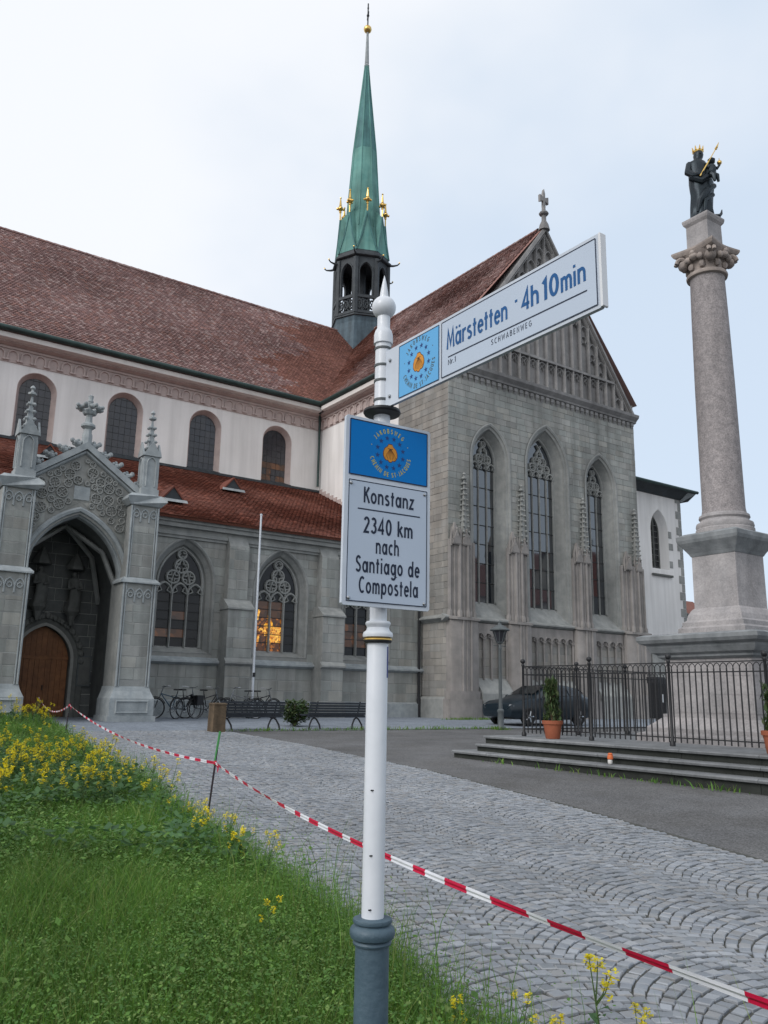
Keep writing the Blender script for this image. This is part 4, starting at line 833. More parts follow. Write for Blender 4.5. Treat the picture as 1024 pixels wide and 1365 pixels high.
# ---- aisle: wall, windows, buttresses, roof
AY = 29.0; AX0 = -9.0
aops = [Op(x, 1.13, 3.0, 5.55, 1.58) for x in (-1.05,2.9)] + [Op(11.42,1.13,3.0,5.55,1.58), Op(15.43,1.13,3.0,5.55,1.58), Op(19.45,1.13,3.0,5.55,1.58)]
dop = Op(6.80, .88, .75, 2.55, 1.12)
mb = MB(); wall(mb, AX0, WX, .5, 7.5, aops+[dop], AY); aw = part(mb, 'aisle_wall', M['mortar']); RP['aw'] = aw
abops = [Op(o.cx, o.w+.10, o.z0, o.zs, inset(o.w,o.rise,-.10)[1]) for o in aops]
blocks('aw', ident, 9.3, WX, 2.80, 7.12, abops, AY, .33, .62, M['ashlar'], .010)
blocks('aw', ident, 9.3, WX, .95, 2.62, [], AY, .40, .8, M['ashlar'], .010)
blocks('aw', ident, 4.4, 9.3, .75, 7.1, [Op(dop.cx,dop.w+.42,dop.z0,dop.zs,inset(dop.w,dop.rise,-.42)[1])], AY, .38, .7, M['ashlar_shade'], .010)
blocks('aw', ident, -2.5, 4.4, .95, 7.12, abops[:2], AY, .38, .7, M['ashlar'], .010)
def lit(k, r, n): return ('glass_lit_hot' if (k == 1 and r in (1,2)) else 'glass_lit') if (k < 2 and r < 4) else ('glass_dim' if k < 2 else 'glass_dark')
def dim(k, r, n): return 'glass_dim' if (k < 2 and r in (1,2,3) and random.random() < .7) else 'glass_dark'
for i, o in enumerate(aops):
    gothic_window('aisle_window', o, [(-.10,-.025),(-.05,-.04),(0,.0),(.04,.10),(.16,.24),(.18,.34),(.24,.40)], M['stone'], 3, 'glass_dark', 5.15, 3.22, 6, AY, M['stone'], glf=lit if i == 3 else dim, label='window glowing orange from inside' if i == 3 else None)
# coloured figure in the lit window
o = aops[3]; m1 = MB(); fx, fz, fy = o.cx-.30, 3.45, AY+.385
for pts in ([(0,0),(.0,1.15)], [(-.10,.35),(-.16,.75),(.02,.9)], [(.14,.2),(.18,.7),(.05,1.0)], el(.02,.78,.13,.16,0,360,12), [(-.42,.55),(-.30,.62),(-.2,.5)], [(-.50,.95),(-.42,1.35)], [(.25,.55),(.36,.62)], [(-.45,.1),(-.40,.4)], [(.08,.05),(.12,.32)]):
    for q in ribbon(pts, .045): m1.add([(fx+x, fy, fz+z) for x, z in q], [(0,1,2,3)])
part(m1, 'stained_figure', M['glass_lit_hot'])
mb = MB(); mb.cut(); mb.ext([(9.3,AY,2.86),(9.3,AY-.20,2.72),(9.3,AY-.20,2.66),(9.3,AY-.05,2.58),(9.3,AY,2.58)], (WX-9.3,0,0)); mb.cut(); mb.ext([(AX0,AY,2.86),(AX0,AY-.20,2.72),(AX0,AY-.20,2.66),(AX0,AY-.05,2.58),(AX0,AY,2.58)], (4.8-AX0,0,0)); part(mb, 'string_course', M['stone_light'])
mb = MB(); mb.box(9.3,WX,AY-.16,AY+.05,.5,1.30); mb.ext([(9.3,AY-.16,1.302),(9.3,AY-.03,1.36),(9.3,AY,1.302)], (WX-9.3,0,0)); part(mb, 'aisle_plinth', M['stone_light'])
def aisle_buttress(x):
    mb = MB(); d = .72
    mb.box(x-.50,x+.50,AY-d,AY+.02,.55,4.62); mb.ext([(x-.54,AY-d-.08,4.62),(x-.54,AY-d-.08,4.68),(x-.54,AY-.34,5.02),(x-.54,AY,5.02),(x-.54,AY,4.62)], (1.08,0,0))
    mb.box(x-.40,x+.40,AY-.36,AY+.02,4.95,7.02); mb.ext([(x-.40,AY-.36,7.02),(x-.40,AY-.02,7.55),(x-.40,AY+.02,7.02)], (.8,0,0))
    mb.ext([(x-.56,AY-d,2.86),(x-.56,AY-d-.14,2.72),(x-.56,AY-d-.14,2.66),(x-.56,AY-d,2.58)], (1.12,0,0)); mb.box(x-.58,x+.58,AY-d-.10,AY,.5,1.30); mb.ext([(x-.58,AY-d-.10,1.3),(x-.58,AY-d,1.36),(x-.58,AY-d,1.3)], (1.16,0,0))
    b = part(mb, 'aisle_buttress', M['stone']); RP['ab%.1f' % x] = b
    blocks('ab%.1f' % x, ident, x-.50, x+.50, 1.36, 2.58, [], AY-d, .40, .6, M['ashlar'], .008); blocks('ab%.1f' % x, ident, x-.50, x+.50, 2.88, 4.60, [], AY-d, .36, .55, M['ashlar'], .008); blocks('ab%.1f' % x, ident, x-.40, x+.40, 5.04, 7.0, [], AY-.36, .36, .5, M['ashlar'], .008)
for x in (.9, 13.40, 17.42): aisle_buttress(x)
mb = MB()
for k, (za_, zb_, d) in enumerate(((7.12,7.22,.08),(7.22,7.34,.14),(7.34,7.50,.10),(7.50,7.66,.26),(7.66,7.78,.34))):
    for xa_, xb_ in ((AX0,4.7),(9.35,WX)): mb.box(xa_,xb_,AY-d,AY+.3,za_,zb_-.002)
part(mb, 'aisle_cornice', M['stone'])
AE, AZ0, AT, AZ1 = 28.5, 7.86, NW, 12.30
slA = math.hypot(AT-AE, AZ1-AZ0); vA = Vector((0,AT-AE,AZ1-AZ0))/slA; nA = Vector((0,-(AZ1-AZ0),AT-AE))/slA
mb = MB(); mb.add([(AX0,AE,AZ0),(WX,AE,AZ0),(WX,AT,AZ1),(AX0,AT,AZ1)], [(0,1,2,3)]); mb.add([(AX0,AE,AZ0),(WX,AE,AZ0),(WX,AE+.05,AZ0-.1),(AX0,AE+.05,AZ0-.1)], [(3,2,1,0)]); ar = part(mb, 'aisle_roof', M['tile_red'])
mb = MB(); tiles(mb, (0.0,AE-.05,AZ0-.03), (1,0,0), vA, nA, WX-.0, slA, lambda u, v: True); tag(part(mb, 'roof_tiles', M['tile_red'], ar), kind='stuff')
mb = MB(); mb.box(AX0,WX,AT-.16,AT+.02,AZ1-.02,AZ1+.10); part(mb, 'lead_flashing', M['lead_dark'])
mb = MB(); mb.box(WX-.10,WX+.01,AE+.2,AT,0,.01) if False else None
for k in range(24): y_ = lerp(AE+.6,AT-.2,k/23); mb.cut(); mb.box(WX-.07,WX+.02,y_-.20,y_+.18,AZ0+(y_-AE)/(AT-AE)*(AZ1-AZ0)-.02,AZ0+(y_-AE)/(AT-AE)*(AZ1-AZ0)+.22)
part(mb, 'stepped_flashing', M['plaster_pink'])
for x, y_ in ((7.55,34.9),(11.2,30.4),(15.5,34.5)):
    z_ = AZ0+(y_-AE)/(AT-AE)*(AZ1-AZ0); mb = MB()
    mb.ext([(x-.50,y_-.35,z_+.02),(x,y_-.35,z_+.62),(x,y_-.35,z_+.54),(x-.40,y_-.35,z_+.06)], (0,1.1,0)); mb.ext([(x+.50,y_-.35,z_+.02),(x,y_-.35,z_+.62),(x,y_-.35,z_+.54),(x+.40,y_-.35,z_+.06)], (0,1.1,0)); dm = part(mb, 'roof_dormer', M['tile_red'])
    mb = MB(); mb.add([(x-.42,y_-.30,z_+.05),(x+.42,y_-.30,z_+.05),(x,y_-.30,z_+.55)], [(0,1,2)]); part(mb, 'dormer_opening', M['lead_dark'], dm)
    mb = MB(); mb.ext([(x-.55,y_-.45,z_-.05),(x+.55,y_-.45,z_-.05),(x+.52,y_-.40,z_+.06),(x-.52,y_-.40,z_+.06)], (0,.06,.02)); part(mb, 'dormer_sill', M['stone_light'], dm)
mb = MB(); mb.tube([(WX-.22,AY-.12,7.6),(WX-.22,AY-.12,.7)], .06, 8); mb.lathe([(.08,.72),(.08,1.5),(.065,1.55)], WX-.22, AY-.12, 8); part(mb, 'downpipe', M['iron'])
# ---- porch
PX, PY = 6.82, 26.3; ow = 1.50
po = Op(PX, ow, .75, 4.85, 2.12)
mb = MB(); wall(mb, PX-1.85, PX+1.85, .75, 7.55, [po], PY)                         # front wall
mb.add([(PX-2.05,PY,7.55),(PX+2.05,PY,7.55),(PX,PY,9.12)], [(0,1,2)]); pf = part(mb, 'porch_front', M['mortar']); RP['pf'] = pf
blocks('pf', ident, PX-1.5, PX+1.5, 4.6, 7.5, [Op(PX,ow+.24,.75,4.85,inset(ow,2.12,-.24)[1])], PY, .40, .6, M['ashlar'], .008)
mb = MB(); rings = []
for i_, d_ in ((-.22,-.03),(-.16,-.09),(-.08,-.07),(-.04,.02),(.01,.04),(.02,.10),(.05,.12),(.07,.22),(.07,.36)):
    w_, r_ = inset(ow, 2.12, i_); rings.append([(x,PY+d_,z) for x,z in outl(PX,w_,.75,4.85,r_,14)])
for a, b in zip(rings, rings[1:]): mb.loft([a,b], False, False, 0, False)
part(mb, 'porch_arch', M['stone_light'], pf)
# carved tracery in the gable: rosettes packed between arch and coping
mb = MB(); fo_ = hwf(*[inset(ow,2.12,-.26)[0], 4.85, inset(ow,2.12,-.26)[1]]); got = []; rg = random.Random(5)
for it in range(2600):
    r = lerp(.17,.06,(it/2600)**.7); x = rg.uniform(-1.5,1.5); z = rg.uniform(5.6,8.9)
    if z+r*1.25 > 9.0-abs(x)*.70-.10 or abs(x) < fo_(z-r)+r or abs(x)+r > 1.44: continue
    if abs(x) < .24+r+.03 and 7.39-r < z < 7.88+r: continue
    if any(math.hypot(x-q[0],z-q[1]) < r+q[2]+.012 for q in got): continue
    got.append((x,z,r))
for k, (x, z, r) in enumerate(got):
    x += PX; mb.cut(); mb.bar([(x+r*math.cos(2*PI*j/10), z+r*math.sin(2*PI*j/10)) for j in range(10)], .024, PY-.06, PY, True)
    n3 = 4 if r > .15 else 3
    for j in range(n3): a = 2*PI*j/n3+k; mb.bar([(x+r*math.cos(a-.55),z+r*math.sin(a-.55)),(x+r*.30*math.cos(a),z+r*.30*math.sin(a)),(x+r*math.cos(a+.55),z+r*math.sin(a+.55))], .016, PY-.05, PY)
part(mb, 'carved_rosette', M['stone'], pf)
mb = MB(); mb.box(PX-.24,PX+.24,PY-.03,PY,7.42,7.85); part(mb, 'shield_panel', M['stone_light'], pf)
for s_ in (-1,1):
    mb = MB(); mb.ext([(PX,PY-.18,9.28),(PX,PY-.18,9.05),(PX+s_*2.0,PY-.18,7.64),(PX+s_*2.0,PY-.18,7.87)], (0,.55,0)); mb.bar([(PX,8.98),(PX+s_*1.9,7.66)], .06, PY-.10, PY+.02)
    cp = part(mb, 'gable_coping', M['stone_light'], pf)
    for k in range(5):
        u = (k+.6)/5.2; x, z = PX+s_*1.95*u, 9.27-1.38*u; m1 = MB()
        m1.ball((x+s_*.03,PY+.05,z+.10),.13,6,5,0,(1.1,1.1,.8)); m1.ball((x+s_*.20,PY+.05,z+.20),.08,6,5); m1.ball((x+s_*.12,PY-.06,z+.13),.07,6,5); m1.ball((x+s_*.12,PY+.16,z+.13),.07,6,5); m1.ball((x+s_*.02,PY+.05,z+.22),.06,6,5); m1.ball((x-s_*.08,PY-.02,z+.17),.055,6,5); part(m1, 'crocket', M['stone_light'], pf)
mb = MB(); mb.lathe([(.16,9.05),(.16,9.55),(.13,9.62),(.13,9.72),(.23,9.80),(.23,9.86),(.12,9.95),(.10,10.15),(.14,10.25)], PX, PY, 8, False)
for q in range(8):
    a = 2*PI*q/8; mb.ball((PX+.30*math.cos(a),PY+.30*math.sin(a),10.42),.11,6,5,0,(1,1,.8)); mb.ball((PX+.40*math.cos(a+.2),PY+.40*math.sin(a+.2),10.46),.07,6,5); mb.ball((PX+.14*math.cos(a),PY+.14*math.sin(a),10.28),.09,6,5)
mb.lathe([(.08,10.2),(.08,10.62),(.10,10.66),(.07,10.72),(.09,10.84),(.03,10.88)], PX, PY, 8, False); part(mb, 'gable_finial', M['stone_light'], pf)
# piers
for s_, nm in ((-1,'left'),(1,'right')):
    x = PX+s_*1.90; mb = MB(); r45 = PI/8; K_ = 1/math.cos(PI/8)
    mb.box(x-.45,x+.45,PY-.46,PY+.6,5.02,7.42); mb.box(x-.54,x+.54,PY-.50,PY+.6,1.75,4.92)
    pier = part(mb, 'porch_pier', M['stone']); RP['pp%d' % s_] = pier
    blocks('pp%d' % s_, ident, x-.42, x+.42, 1.95, 4.25, [], PY-.50, .36, .6, M['ashlar'], .008); blocks('pp%d' % s_, ident, x-.36, x+.36, 5.1, 6.75, [], PY-.46, .36, .6, M['ashlar'], .008)
    mb = MB()
    for xx in (-.50,-.42,.42,.50): mb.cut(); mb.tube([(x+xx,PY-.52,1.75),(x+xx,PY-.52,4.92)], .035 if abs(xx) > .45 else .022, 6); mb.cut(); mb.tube([(x+xx*.86,PY-.48,5.05),(x+xx*.86,PY-.48,7.4)], .033 if abs(xx) > .45 else .02, 6)
    part(mb, 'roll_moulding', M['stone_light'], pier)
    mb = MB(); mb.ext([(x-.62,PY-.60,4.92),(x+.62,PY-.60,4.92),(x+.62,PY-.60,4.98),(x+.50,PY-.48,5.10),(x-.50,PY-.48,5.10),(x-.62,PY-.60,4.98)], (0,.9,0)); part(mb, 'pier_string', M['stone_light'], pier)
    mb = MB()
    for zz, yy in ((4.55,PY-.54),(7.10,PY-.50)):
        for k in range(3):
            c_ = x-.28+.28*k; mb.cut(); mb.bar([(c_+px,zz+pz) for px,pz in arch(.13,0,.20,5)], .026, yy, yy+.06); mb.bar([(c_+.07*math.cos(2*PI*j/8),zz+.0+.07*math.sin(2*PI*j/8)) for j in range(8)], .02, yy, yy+.06, True); mb.bar([(c_-.13,zz-.22),(c_-.13,zz)], .02, yy, yy+.06); mb.bar([(c_+.13,zz-.22),(c_+.13,zz)], .02, yy, yy+.06)
    part(mb, 'panel_tracery', M['stone_light'], pier)
    mb = MB(); mb.ext([(x-.50,PY-.54,7.42),(x+.50,PY-.54,7.42),(x+.64,PY-.68,7.58),(x+.64,PY-.68,7.66),(x+.48,PY-.50,7.80),(x-.48,PY-.50,7.80),(x-.64,PY-.68,7.66),(x-.64,PY-.68,7.58)], (0,1.2,0)); part(mb, 'pier_cap', M['stone_light'], pier)
    mb = MB(); mb.box(x-.68,x+.68,PY-.66,PY+.62,.70,1.40); mb.ext([(x-.68,PY-.66,1.40),(x+.68,PY-.66,1.40),(x+.58,PY-.55,1.62),(x+.54,PY-.51,1.76),(x-.54,PY-.51,1.76),(x-.58,PY-.55,1.62)], (0,1.2,0)); mb.box(x-.74,x+.74,PY-.72,PY+.62,.70,.88); mb.bar([(x-.48,.98),(x+.48,.98),(x+.48,1.32),(x-.48,1.32)], .03, PY-.70, PY-.65, True); part(mb, 'pier_base', M['stone_light'], pier)
    mb = MB(); xp = x+.12; yp = PY-.12; mb.box(xp-.29,xp+.29,yp-.29,yp+.29,7.80,8.02); mb.box(xp-.25,xp+.25,yp-.25,yp+.25,8.02,9.25)
    for q in range(4):
        ca, sa = math.cos(q*PI/2), math.sin(q*PI/2); T4 = lambda X, Y, Z, ca=ca, sa=sa: (xp+X*ca-Y*sa, yp+X*sa+Y*ca, Z)
        m2 = MB(T4); m2.bar([(px,8.86+pz) for px,pz in arch(.15,0,.22,5)]+[(.15,8.1)], .025, -.29, -.25); m2.bar([(-.15,8.1),(-.15,8.86)], .025, -.29, -.25); m2.ext([(-.27,-.31,9.12),(.27,-.31,9.12),(.24,-.31,9.22),(0,-.31,9.62),(-.24,-.31,9.22)], (0,.06,0)); mb.v += m2.v and []; 
        b0 = len(mb.v); mb.v += m2.v; mb.f += [tuple(b0+i for i in f) for f in m2.f]; mb.m += m2.m; mb.s += m2.s
    pinnacle(mb, xp, yp, 9.20, 10.75, .17); part(mb, 'pinnacle', M['stone_light'], pier)
# porch interior
mb = MB(); mb.cut(); mb.box(PX-2.05,PX-1.6,PY+.34,AY,.6,7.3); mb.cut(); mb.box(PX+1.6,PX+2.05,PY+.34,AY,.6,7.3); part(mb, 'porch_side_wall', M['ashlar_shade'])
mb = MB(); rings = [[(x,y,z) for x,z in outl(PX,1.615,4.58,4.6,2.3,10)] for y in (PY+.37,AY)]; mb.loft(rings, False, False, 0, False); part(mb, 'porch_vault', M['ashlar_shade'])
mb = MB()
for g in (1,-1):
    mb.cut(); mb.tube([(PX-g*1.58,PY+.4,4.5),(PX-g*1.1,PY+1.0,6.0),(PX,(PY+AY)/2+.2,6.85),(PX+g*1.1,AY-.5,6.0),(PX+g*1.58,AY-.05,4.5)], .09, 6)
part(mb, 'vault_rib', M['stone'])
mb = MB(); mb.ext([(PX-2.1,PY+.35,7.6),(PX+2.1,PY+.35,7.6),(PX,PY+.35,8.95)], (0,4.0,0)); part(mb, 'porch_roof', M['tile_red'])
# portal: archivolt with carved blocks, wooden door
mb = MB(); rings = []
for i_, d_ in ((-.42,-.01),(-.40,-.07),(-.26,-.09),(-.22,-.03),(-.10,.0),(-.06,.12),(0,.14),(0,.40)):
    w_, r_ = inset(dop.w, dop.rise, i_); rings.append([(x,AY+d_,z) for x,z in outl(dop.cx,w_,.75,dop.zs,r_,12)])
for a, b in zip(rings, rings[1:]): mb.loft([a,b], False, False, 0, False)
pt_ = part(mb, 'portal_arch', M['stone_dark'])
for k, (px_, pz_) in enumerate(arch(*[inset(dop.w,dop.rise,-.32)[0], dop.zs, inset(dop.w,dop.rise,-.32)[1]], 8)):
    m1 = MB(); m1.ball((dop.cx+px_,AY-.10,pz_),.10,6,5,0,(1,.7,1)); part(m1, 'carved_boss', M['stone_dark'], pt_)
mb = MB(); dpts = outl(dop.cx,dop.w,.75,dop.zs,dop.rise,12); mb.ext([(x,AY+.32,z) for x,z in dpts], (0,.08,0)); door = part(mb, 'church_door', M['wood_door'])
fd = hwf(dop.w,dop.zs,dop.rise)
for k in range(10):
    xa, xb = dop.cx-.86+.172*k, dop.cx-.86+.172*(k+1)-.012; h_ = lambda x: dop.zs+ (0 if abs(x-dop.cx) >= dop.w else math.sqrt(max(0, Rof(dop.w,dop.rise)**2-(abs(x-dop.cx)+Rof(dop.w,dop.rise)-dop.w)**2)))
    m1 = MB(); m1.ext([(xa,AY+.29,.78),(xb,AY+.29,.78),(xb,AY+.29,2.60),(xa,AY+.29,2.60)], (0,.03,0)); m1.ext([(xa,AY+.30,2.72),(xb,AY+.30,2.72),(xb,AY+.30,max(2.75,h_(xb)-.04)),(xa,AY+.30,max(2.75,h_(xa)-.04))], (0,.03,0)); part(m1, 'plank', M['wood_door'], door)
mb = MB(); mb.box(dop.cx-.875,dop.cx+.875,AY+.26,AY+.33,2.60,2.71); part(mb, 'transom_rail', M['wood_door'], door)
mb = MB(); mb.box(dop.cx-.03,dop.cx+.03,AY+.265,AY+.30,.78,2.60); part(mb, 'meeting_stile', M['wood_door'], door)
mb = MB(); mb.tube([(dop.cx+.12,AY+.27,1.75),(dop.cx+.12,AY+.22,1.75),(dop.cx+.12,AY+.22,1.60)], .015, 6); part(mb, 'handle', M['iron'], door)
# ---- figures
def robed(mb, x, y, z, h, rz=0, mat=0, fold=.10, sway=.04, wx=1.0):
    """draped standing figure as one surface: hem, waist, chest, shoulders, neck, head"""
    prof = [(0,.155),(.03,.160),(.12,.150),(.28,.142),(.42,.135),(.52,.125),(.60,.120),(.68,.128),(.76,.135),(.80,.128),(.835,.085),(.855,.052),(.87,.058),(.90,.073),(.935,.076),(.965,.066),(.99,.038),(1.0,.008)]
    rings = []
    for u, r in prof:
        ring = []
        for k in range(20):
            a = 2*PI*k/20; f_ = 1 + (fold*(1-u/.8)*math.sin(a*5+u*5) + fold*.5*math.sin(a*9+u*9)*(1-u/.8) if u < .8 else 0)
            sx = 1.15 if u < .82 else .92; sy = .82 if u < .82 else 1.05
            X = r*h*f_*math.cos(a)*sx*wx + sway*h*math.sin(u*PI*1.4); Y = r*h*f_*math.sin(a)*sy
            ring.append((x+X*math.cos(rz)-Y*math.sin(rz), y+X*math.sin(rz)+Y*math.cos(rz), z+u*h))
        rings.append(ring)
    mb.loft(rings, True, True, mat)
for i, (x, z) in enumerate(((6.42,4.35),(7.50,4.25))):
    mb = MB(); robed(mb, x, AY-.30, z, 1.22, 0, 0, .12); mb.tube([(x-.16,AY-.32,z+.92),(x-.20,AY-.42,z+.66),(x-.02,AY-.50,z+.70)], [.07,.06,.04], 6); mb.tube([(x+.17,AY-.32,z+.92),(x+.20,AY-.42,z+.68),(x+.06,AY-.50,z+.62)], [.07,.06,.04], 6); s_ = part(mb, 'niche_statue', M['stone_dark'])  # statues take the dark stone so the porch dimness is in their colour
    mb = MB(); mb.cut(); mb.lathe([(.05,z-.55),(.10,z-.40),(.14,z-.25),(.26,z-.10),(.27,z)], x, AY-.26, 8, False); mb.cut(); mb.lathe([(.30,z+1.30),(.30,z+1.40),(.20,z+1.60),(.05,z+1.85)], x, AY-.26, 6, False); part(mb, 'console', M['stone_dark'], s_)
mb = MB(); mb.box(7.90,8.34,AY-.10,AY-.03,1.75,2.75); nb = part(mb, 'notice_board', M['iron_grey']); 
mb = MB(); mb.box(7.94,8.30,AY-.112,AY-.10,1.80,2.70); part(mb, 'notice_sheet', M['stone_dark'], nb)
# ---- spire
SX, SY = 28.7, 44.3
def octp(prof, mat, name, parent=None, a0=0, n=8): m1 = MB(); m1.lathe(prof, SX, SY, n, False, 0, a0); return part(m1, name, mat, parent)
spire = octp([(2.25,20.5),(2.05,23.578),(1.98,24.6),(1.86,25.7),(1.92,26.035)], M['lead_blue'], 'spire_skirt')
octp([(1.92,26.035),(2.02,26.069),(2.02,26.17),(1.82,26.237),(1.82,26.35)], M['lead_dark'], 'skirt_moulding', spire)
mb = MB()
for i in range(8):
    mb.cut(); a = i*PI/4; x, y = SX+1.80*math.cos(a), SY+1.80*math.sin(a); mb.lathe([(.20,26.237),(.20,30.263)], x, y, 6, False, 0, a)
part(mb, 'lantern_pier', M['lead_dark'], spire)
for i in range(8):
    a = PI/8+i*PI/4; hw_ = 1.80*math.tan(PI/8)*.97; T5 = lambda X, Y, Z, a=a: (SX+math.cos(a)*(1.70-Y)-math.sin(a)*(X), SY+math.sin(a)*(1.70-Y)+math.cos(a)*(X), Z)
    m1 = MB(T5); wall(m1, -hw_, hw_, 27.544, 30.435, [Op(0,.46,27.544,29.265,.72)], 0); m1.bar(outl(0,.48,27.544,29.265,.74), .07, -.06, .12); part(m1, 'lantern_arch', M['lead_dark'], spire)
    m1 = MB(T5); m1.box(-hw_,hw_,-.10,.05,26.25,26.426); m1.box(-hw_,hw_,-.10,.05,27.355,27.556)
    for k in range(3):
        c_ = (k-1)*.42; m1.bar([(c_+.17*math.cos(2*PI*j/8), 26.891+.30*math.sin(2*PI*j/8)) for j in range(8)], .05, -.08, .02, True); m1.bar([(c_-.2,26.426),(c_+.2,27.355)], .03, -.05, .02); m1.bar([(c_+.2,26.426),(c_-.2,27.355)], .03, -.05, .02)
    part(m1, 'balustrade', M['lead_dark'], spire)
octp([(1.98,30.386),(2.06,30.435),(2.06,30.555),(1.9,30.643),(1.84,31.004),(1.80,31.164)], M['lead_dark'], 'lantern_cornice', spire)
octp([(.30,26.102),(.30,30.411)], M['lead_dark'], 'inner_post', spire)
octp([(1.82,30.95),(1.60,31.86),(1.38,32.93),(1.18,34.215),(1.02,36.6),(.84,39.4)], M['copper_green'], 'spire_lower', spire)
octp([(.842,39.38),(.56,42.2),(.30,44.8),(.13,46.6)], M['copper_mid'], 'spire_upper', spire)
mb = MB()
for i in range(8):
    mb.cut(); a = i*PI/4; mb.tube([(SX+r*math.cos(a),SY+r*math.sin(a),z) for r,z in ((1.40,32.93),(1.19,34.215),(1.03,36.6),(.85,39.4),(.57,42.2),(.31,44.8),(.14,46.6))], .035, 5)
part(mb, 'hip_roll', M['copper_green'], spire)
for i in range(8):
    a = PI/8+i*PI/4; T5 = lambda X, Y, Z, a=a: (SX+math.cos(a)*(1.66-Y)-math.sin(a)*X, SY+math.sin(a)*(1.66-Y)+math.cos(a)*X, Z)
    m1 = MB(T5); m1.add([(-.70,-.08,30.862),(.70,-.08,30.862),(0,.06,33.787),(0,.72,34.643)], [(0,1,2),(0,2,3),(1,3,2)]); g1 = part(m1, 'spire_gable', M['copper_green'], spire)
    m1 = MB(T5); m1.tube([(-.72,-.10,30.818),(-.3,-.02,32.181),(0,.05,33.84)], .055, 5); m1.tube([(.72,-.10,30.818),(.3,-.02,32.181),(0,.05,33.84)], .055, 5); part(m1, 'gable_roll', M['copper_mid'], g1)
    m1 = MB(T5); m1.tube([(0,.05,33.787),(0,.05,34.375)], .05, 5); m1.ball((0,.05,34.45),.09,8,6); m1.ball((0,.05,34.729),.19,8,6,0,(1,1,1.0)); m1.tube([(0,.05,34.918),(0,.05,35.557)], [.10,.03], 6); m1.ball((0,.05,35.557),.07,6,5)
    for q in range(4): b_ = q*PI/2; m1.ball((.21*math.cos(b_),.05+.21*math.sin(b_),34.686),.09,6,5)
    part(m1, 'gilded_finial', M['gold'], g1)
    a2 = i*PI/4; zz = 30.45 if i % 2 else 30.064; m1 = MB(); m1.tube([(SX+r*math.cos(a2),SY+r*math.sin(a2),zz+dz) for r,dz in ((1.8,0),(2.2,-.05),(2.48,-.02),(2.62,.08))], [.09,.07,.05,.04], 6); gg = part(m1, 'gargoyle', M['lead_dark'], spire)
    m1 = MB(); m1.ball((SX+2.63*math.cos(a2),SY+2.63*math.sin(a2),zz+.14),.06,6,5); part(m1, 'gilded_tip', M['gold'], gg)
octp([(.15,46.5),(.20,46.6),(.13,46.75),(.16,46.8),(.09,49.2),(.08,49.5)], M['stone_light'], 'spire_tip', spire)
mb = MB(); mb.ball((SX,SY,49.75),.30,12,8); part(mb, 'spire_ball', M['gold'], spire)
mb = MB(); mb.tube([(SX,SY,49.9),(SX,SY,52.0)], .05, 6); mb.tube([(SX-.30,SY-.50,50.75),(SX+.30,SY+.50,51.1)], .065, 6); mb.ball((SX,SY,50.95),.11,8,6); mb.ball((SX,SY,51.6),.08,6,5); part(mb, 'spire_cross', M['lead_dark'], spire)
# ---- ashlar blocks: the ones that show largest become parts of their own
def score(b):
    q = b[2]; p = b[1]((q[0]+q[2])/2, b[3], (q[4]+q[5])/2); x, y, d = camf(*p)
    if d < 1 or abs(x/d)*1115 > 512 or abs(y/d)*1115 > 680: return 0
    px, py = 512+x/d*1115, 682-y/d*1115
    if (450 < px < 580 and 545 < py < 820): return 0
    return (q[2]-q[0])*(q[5]-q[4])/(d*d)*abs(Vector(p).normalized().y if b[1] is ident else Vector(p).normalized().x)
rect = [i for i, b in enumerate(BL) if abs(b[2][0]-b[2][1]) < 1e-6 and abs(b[2][2]-b[2][3]) < 1e-6]
top = set(sorted(rect, key=lambda i: -score(BL[i]))[:300])
UB = unitblock(); ubm = {}; rest = {}
for i, (key, tf, (pa_,pb_,qa,qb,za,zb), y, mat) in enumerate(BL):
    if i in top:
        if mat.name not in ubm: ubm[mat.name] = UB.mesh('stone_block', mat)
        c = tf((pa_+qa)/2, y, (za+zb)/2); rz = 0 if tf is ident else -PI/2
        link('stone_block', ubm[mat.name], RP[key], (c[0]-CB[0],c[1]-CB[1],c[2]-CB[2]), (0,0,rz), (qa-pa_, .03, zb-za))
    else:
        m1 = rest.setdefault((key, mat.name), (MB(), mat))[0]; m1.tf = tf; s_ = .008
        F_ = [(pa_+s_,y,za+s_),(qa-s_,y,za+s_),(qb-s_,y,zb-s_),(pb_+s_,y,zb-s_)]; B_ = [(pa_,y+.012,za),(qa,y+.012,za),(qb,y+.012,zb),(pb_,y+.012,zb)]; D_ = [(p[0],y+.03,p[2]) for p in B_]
        m1.add(F_+B_+D_, [(0,1,2,3),(4,5,1,0),(5,6,2,1),(6,7,3,2),(7,4,0,3),(8,9,5,4),(9,10,6,5),(10,11,7,6),(11,8,4,7)])
for (key, mn), (m1, mat) in rest.items(): tag(part(m1, 'stone_blocks', mat, RP[key]), kind='stuff')
# ---------------------------------------------------------------- chapel behind the transept, houses beyond
cz = gz(45,34); chap = thing('choir_chapel', 'white plastered chapel with stone quoins and dark eaves beside the transept', 'chapel', (45,34,cz)); CO = (45,34,cz)
P2 = lambda m1, nm, mt, pr=None: m1.build(nm, mt, pr or chap, CO)
co = Op(45.95,.88,10.05,12.6,1.42)
mb = MB(); wall(mb, 40, 48.35, .3, 15.2, [co], 34); mb.add([(48.35,34,.3),(48.35,44,.3),(48.35,44,15.2),(48.35,34,15.2)], [(0,1,2,3)]); mb.add([(40,34,.3),(40,44,.3),(40,44,15.2),(40,34,15.2)], [(3,2,1,0)]); cwall = P2(mb, 'wall', M['plaster'])
mb = MB(); rings = []
for i_, d_ in ((-.02,-.02),(.0,.0),(.30,.55)):
    w_, r_ = inset(co.w,co.rise,i_); rings.append([(x,34+d_,z) for x,z in outl(co.cx,w_,co.z0,co.zs,r_)])
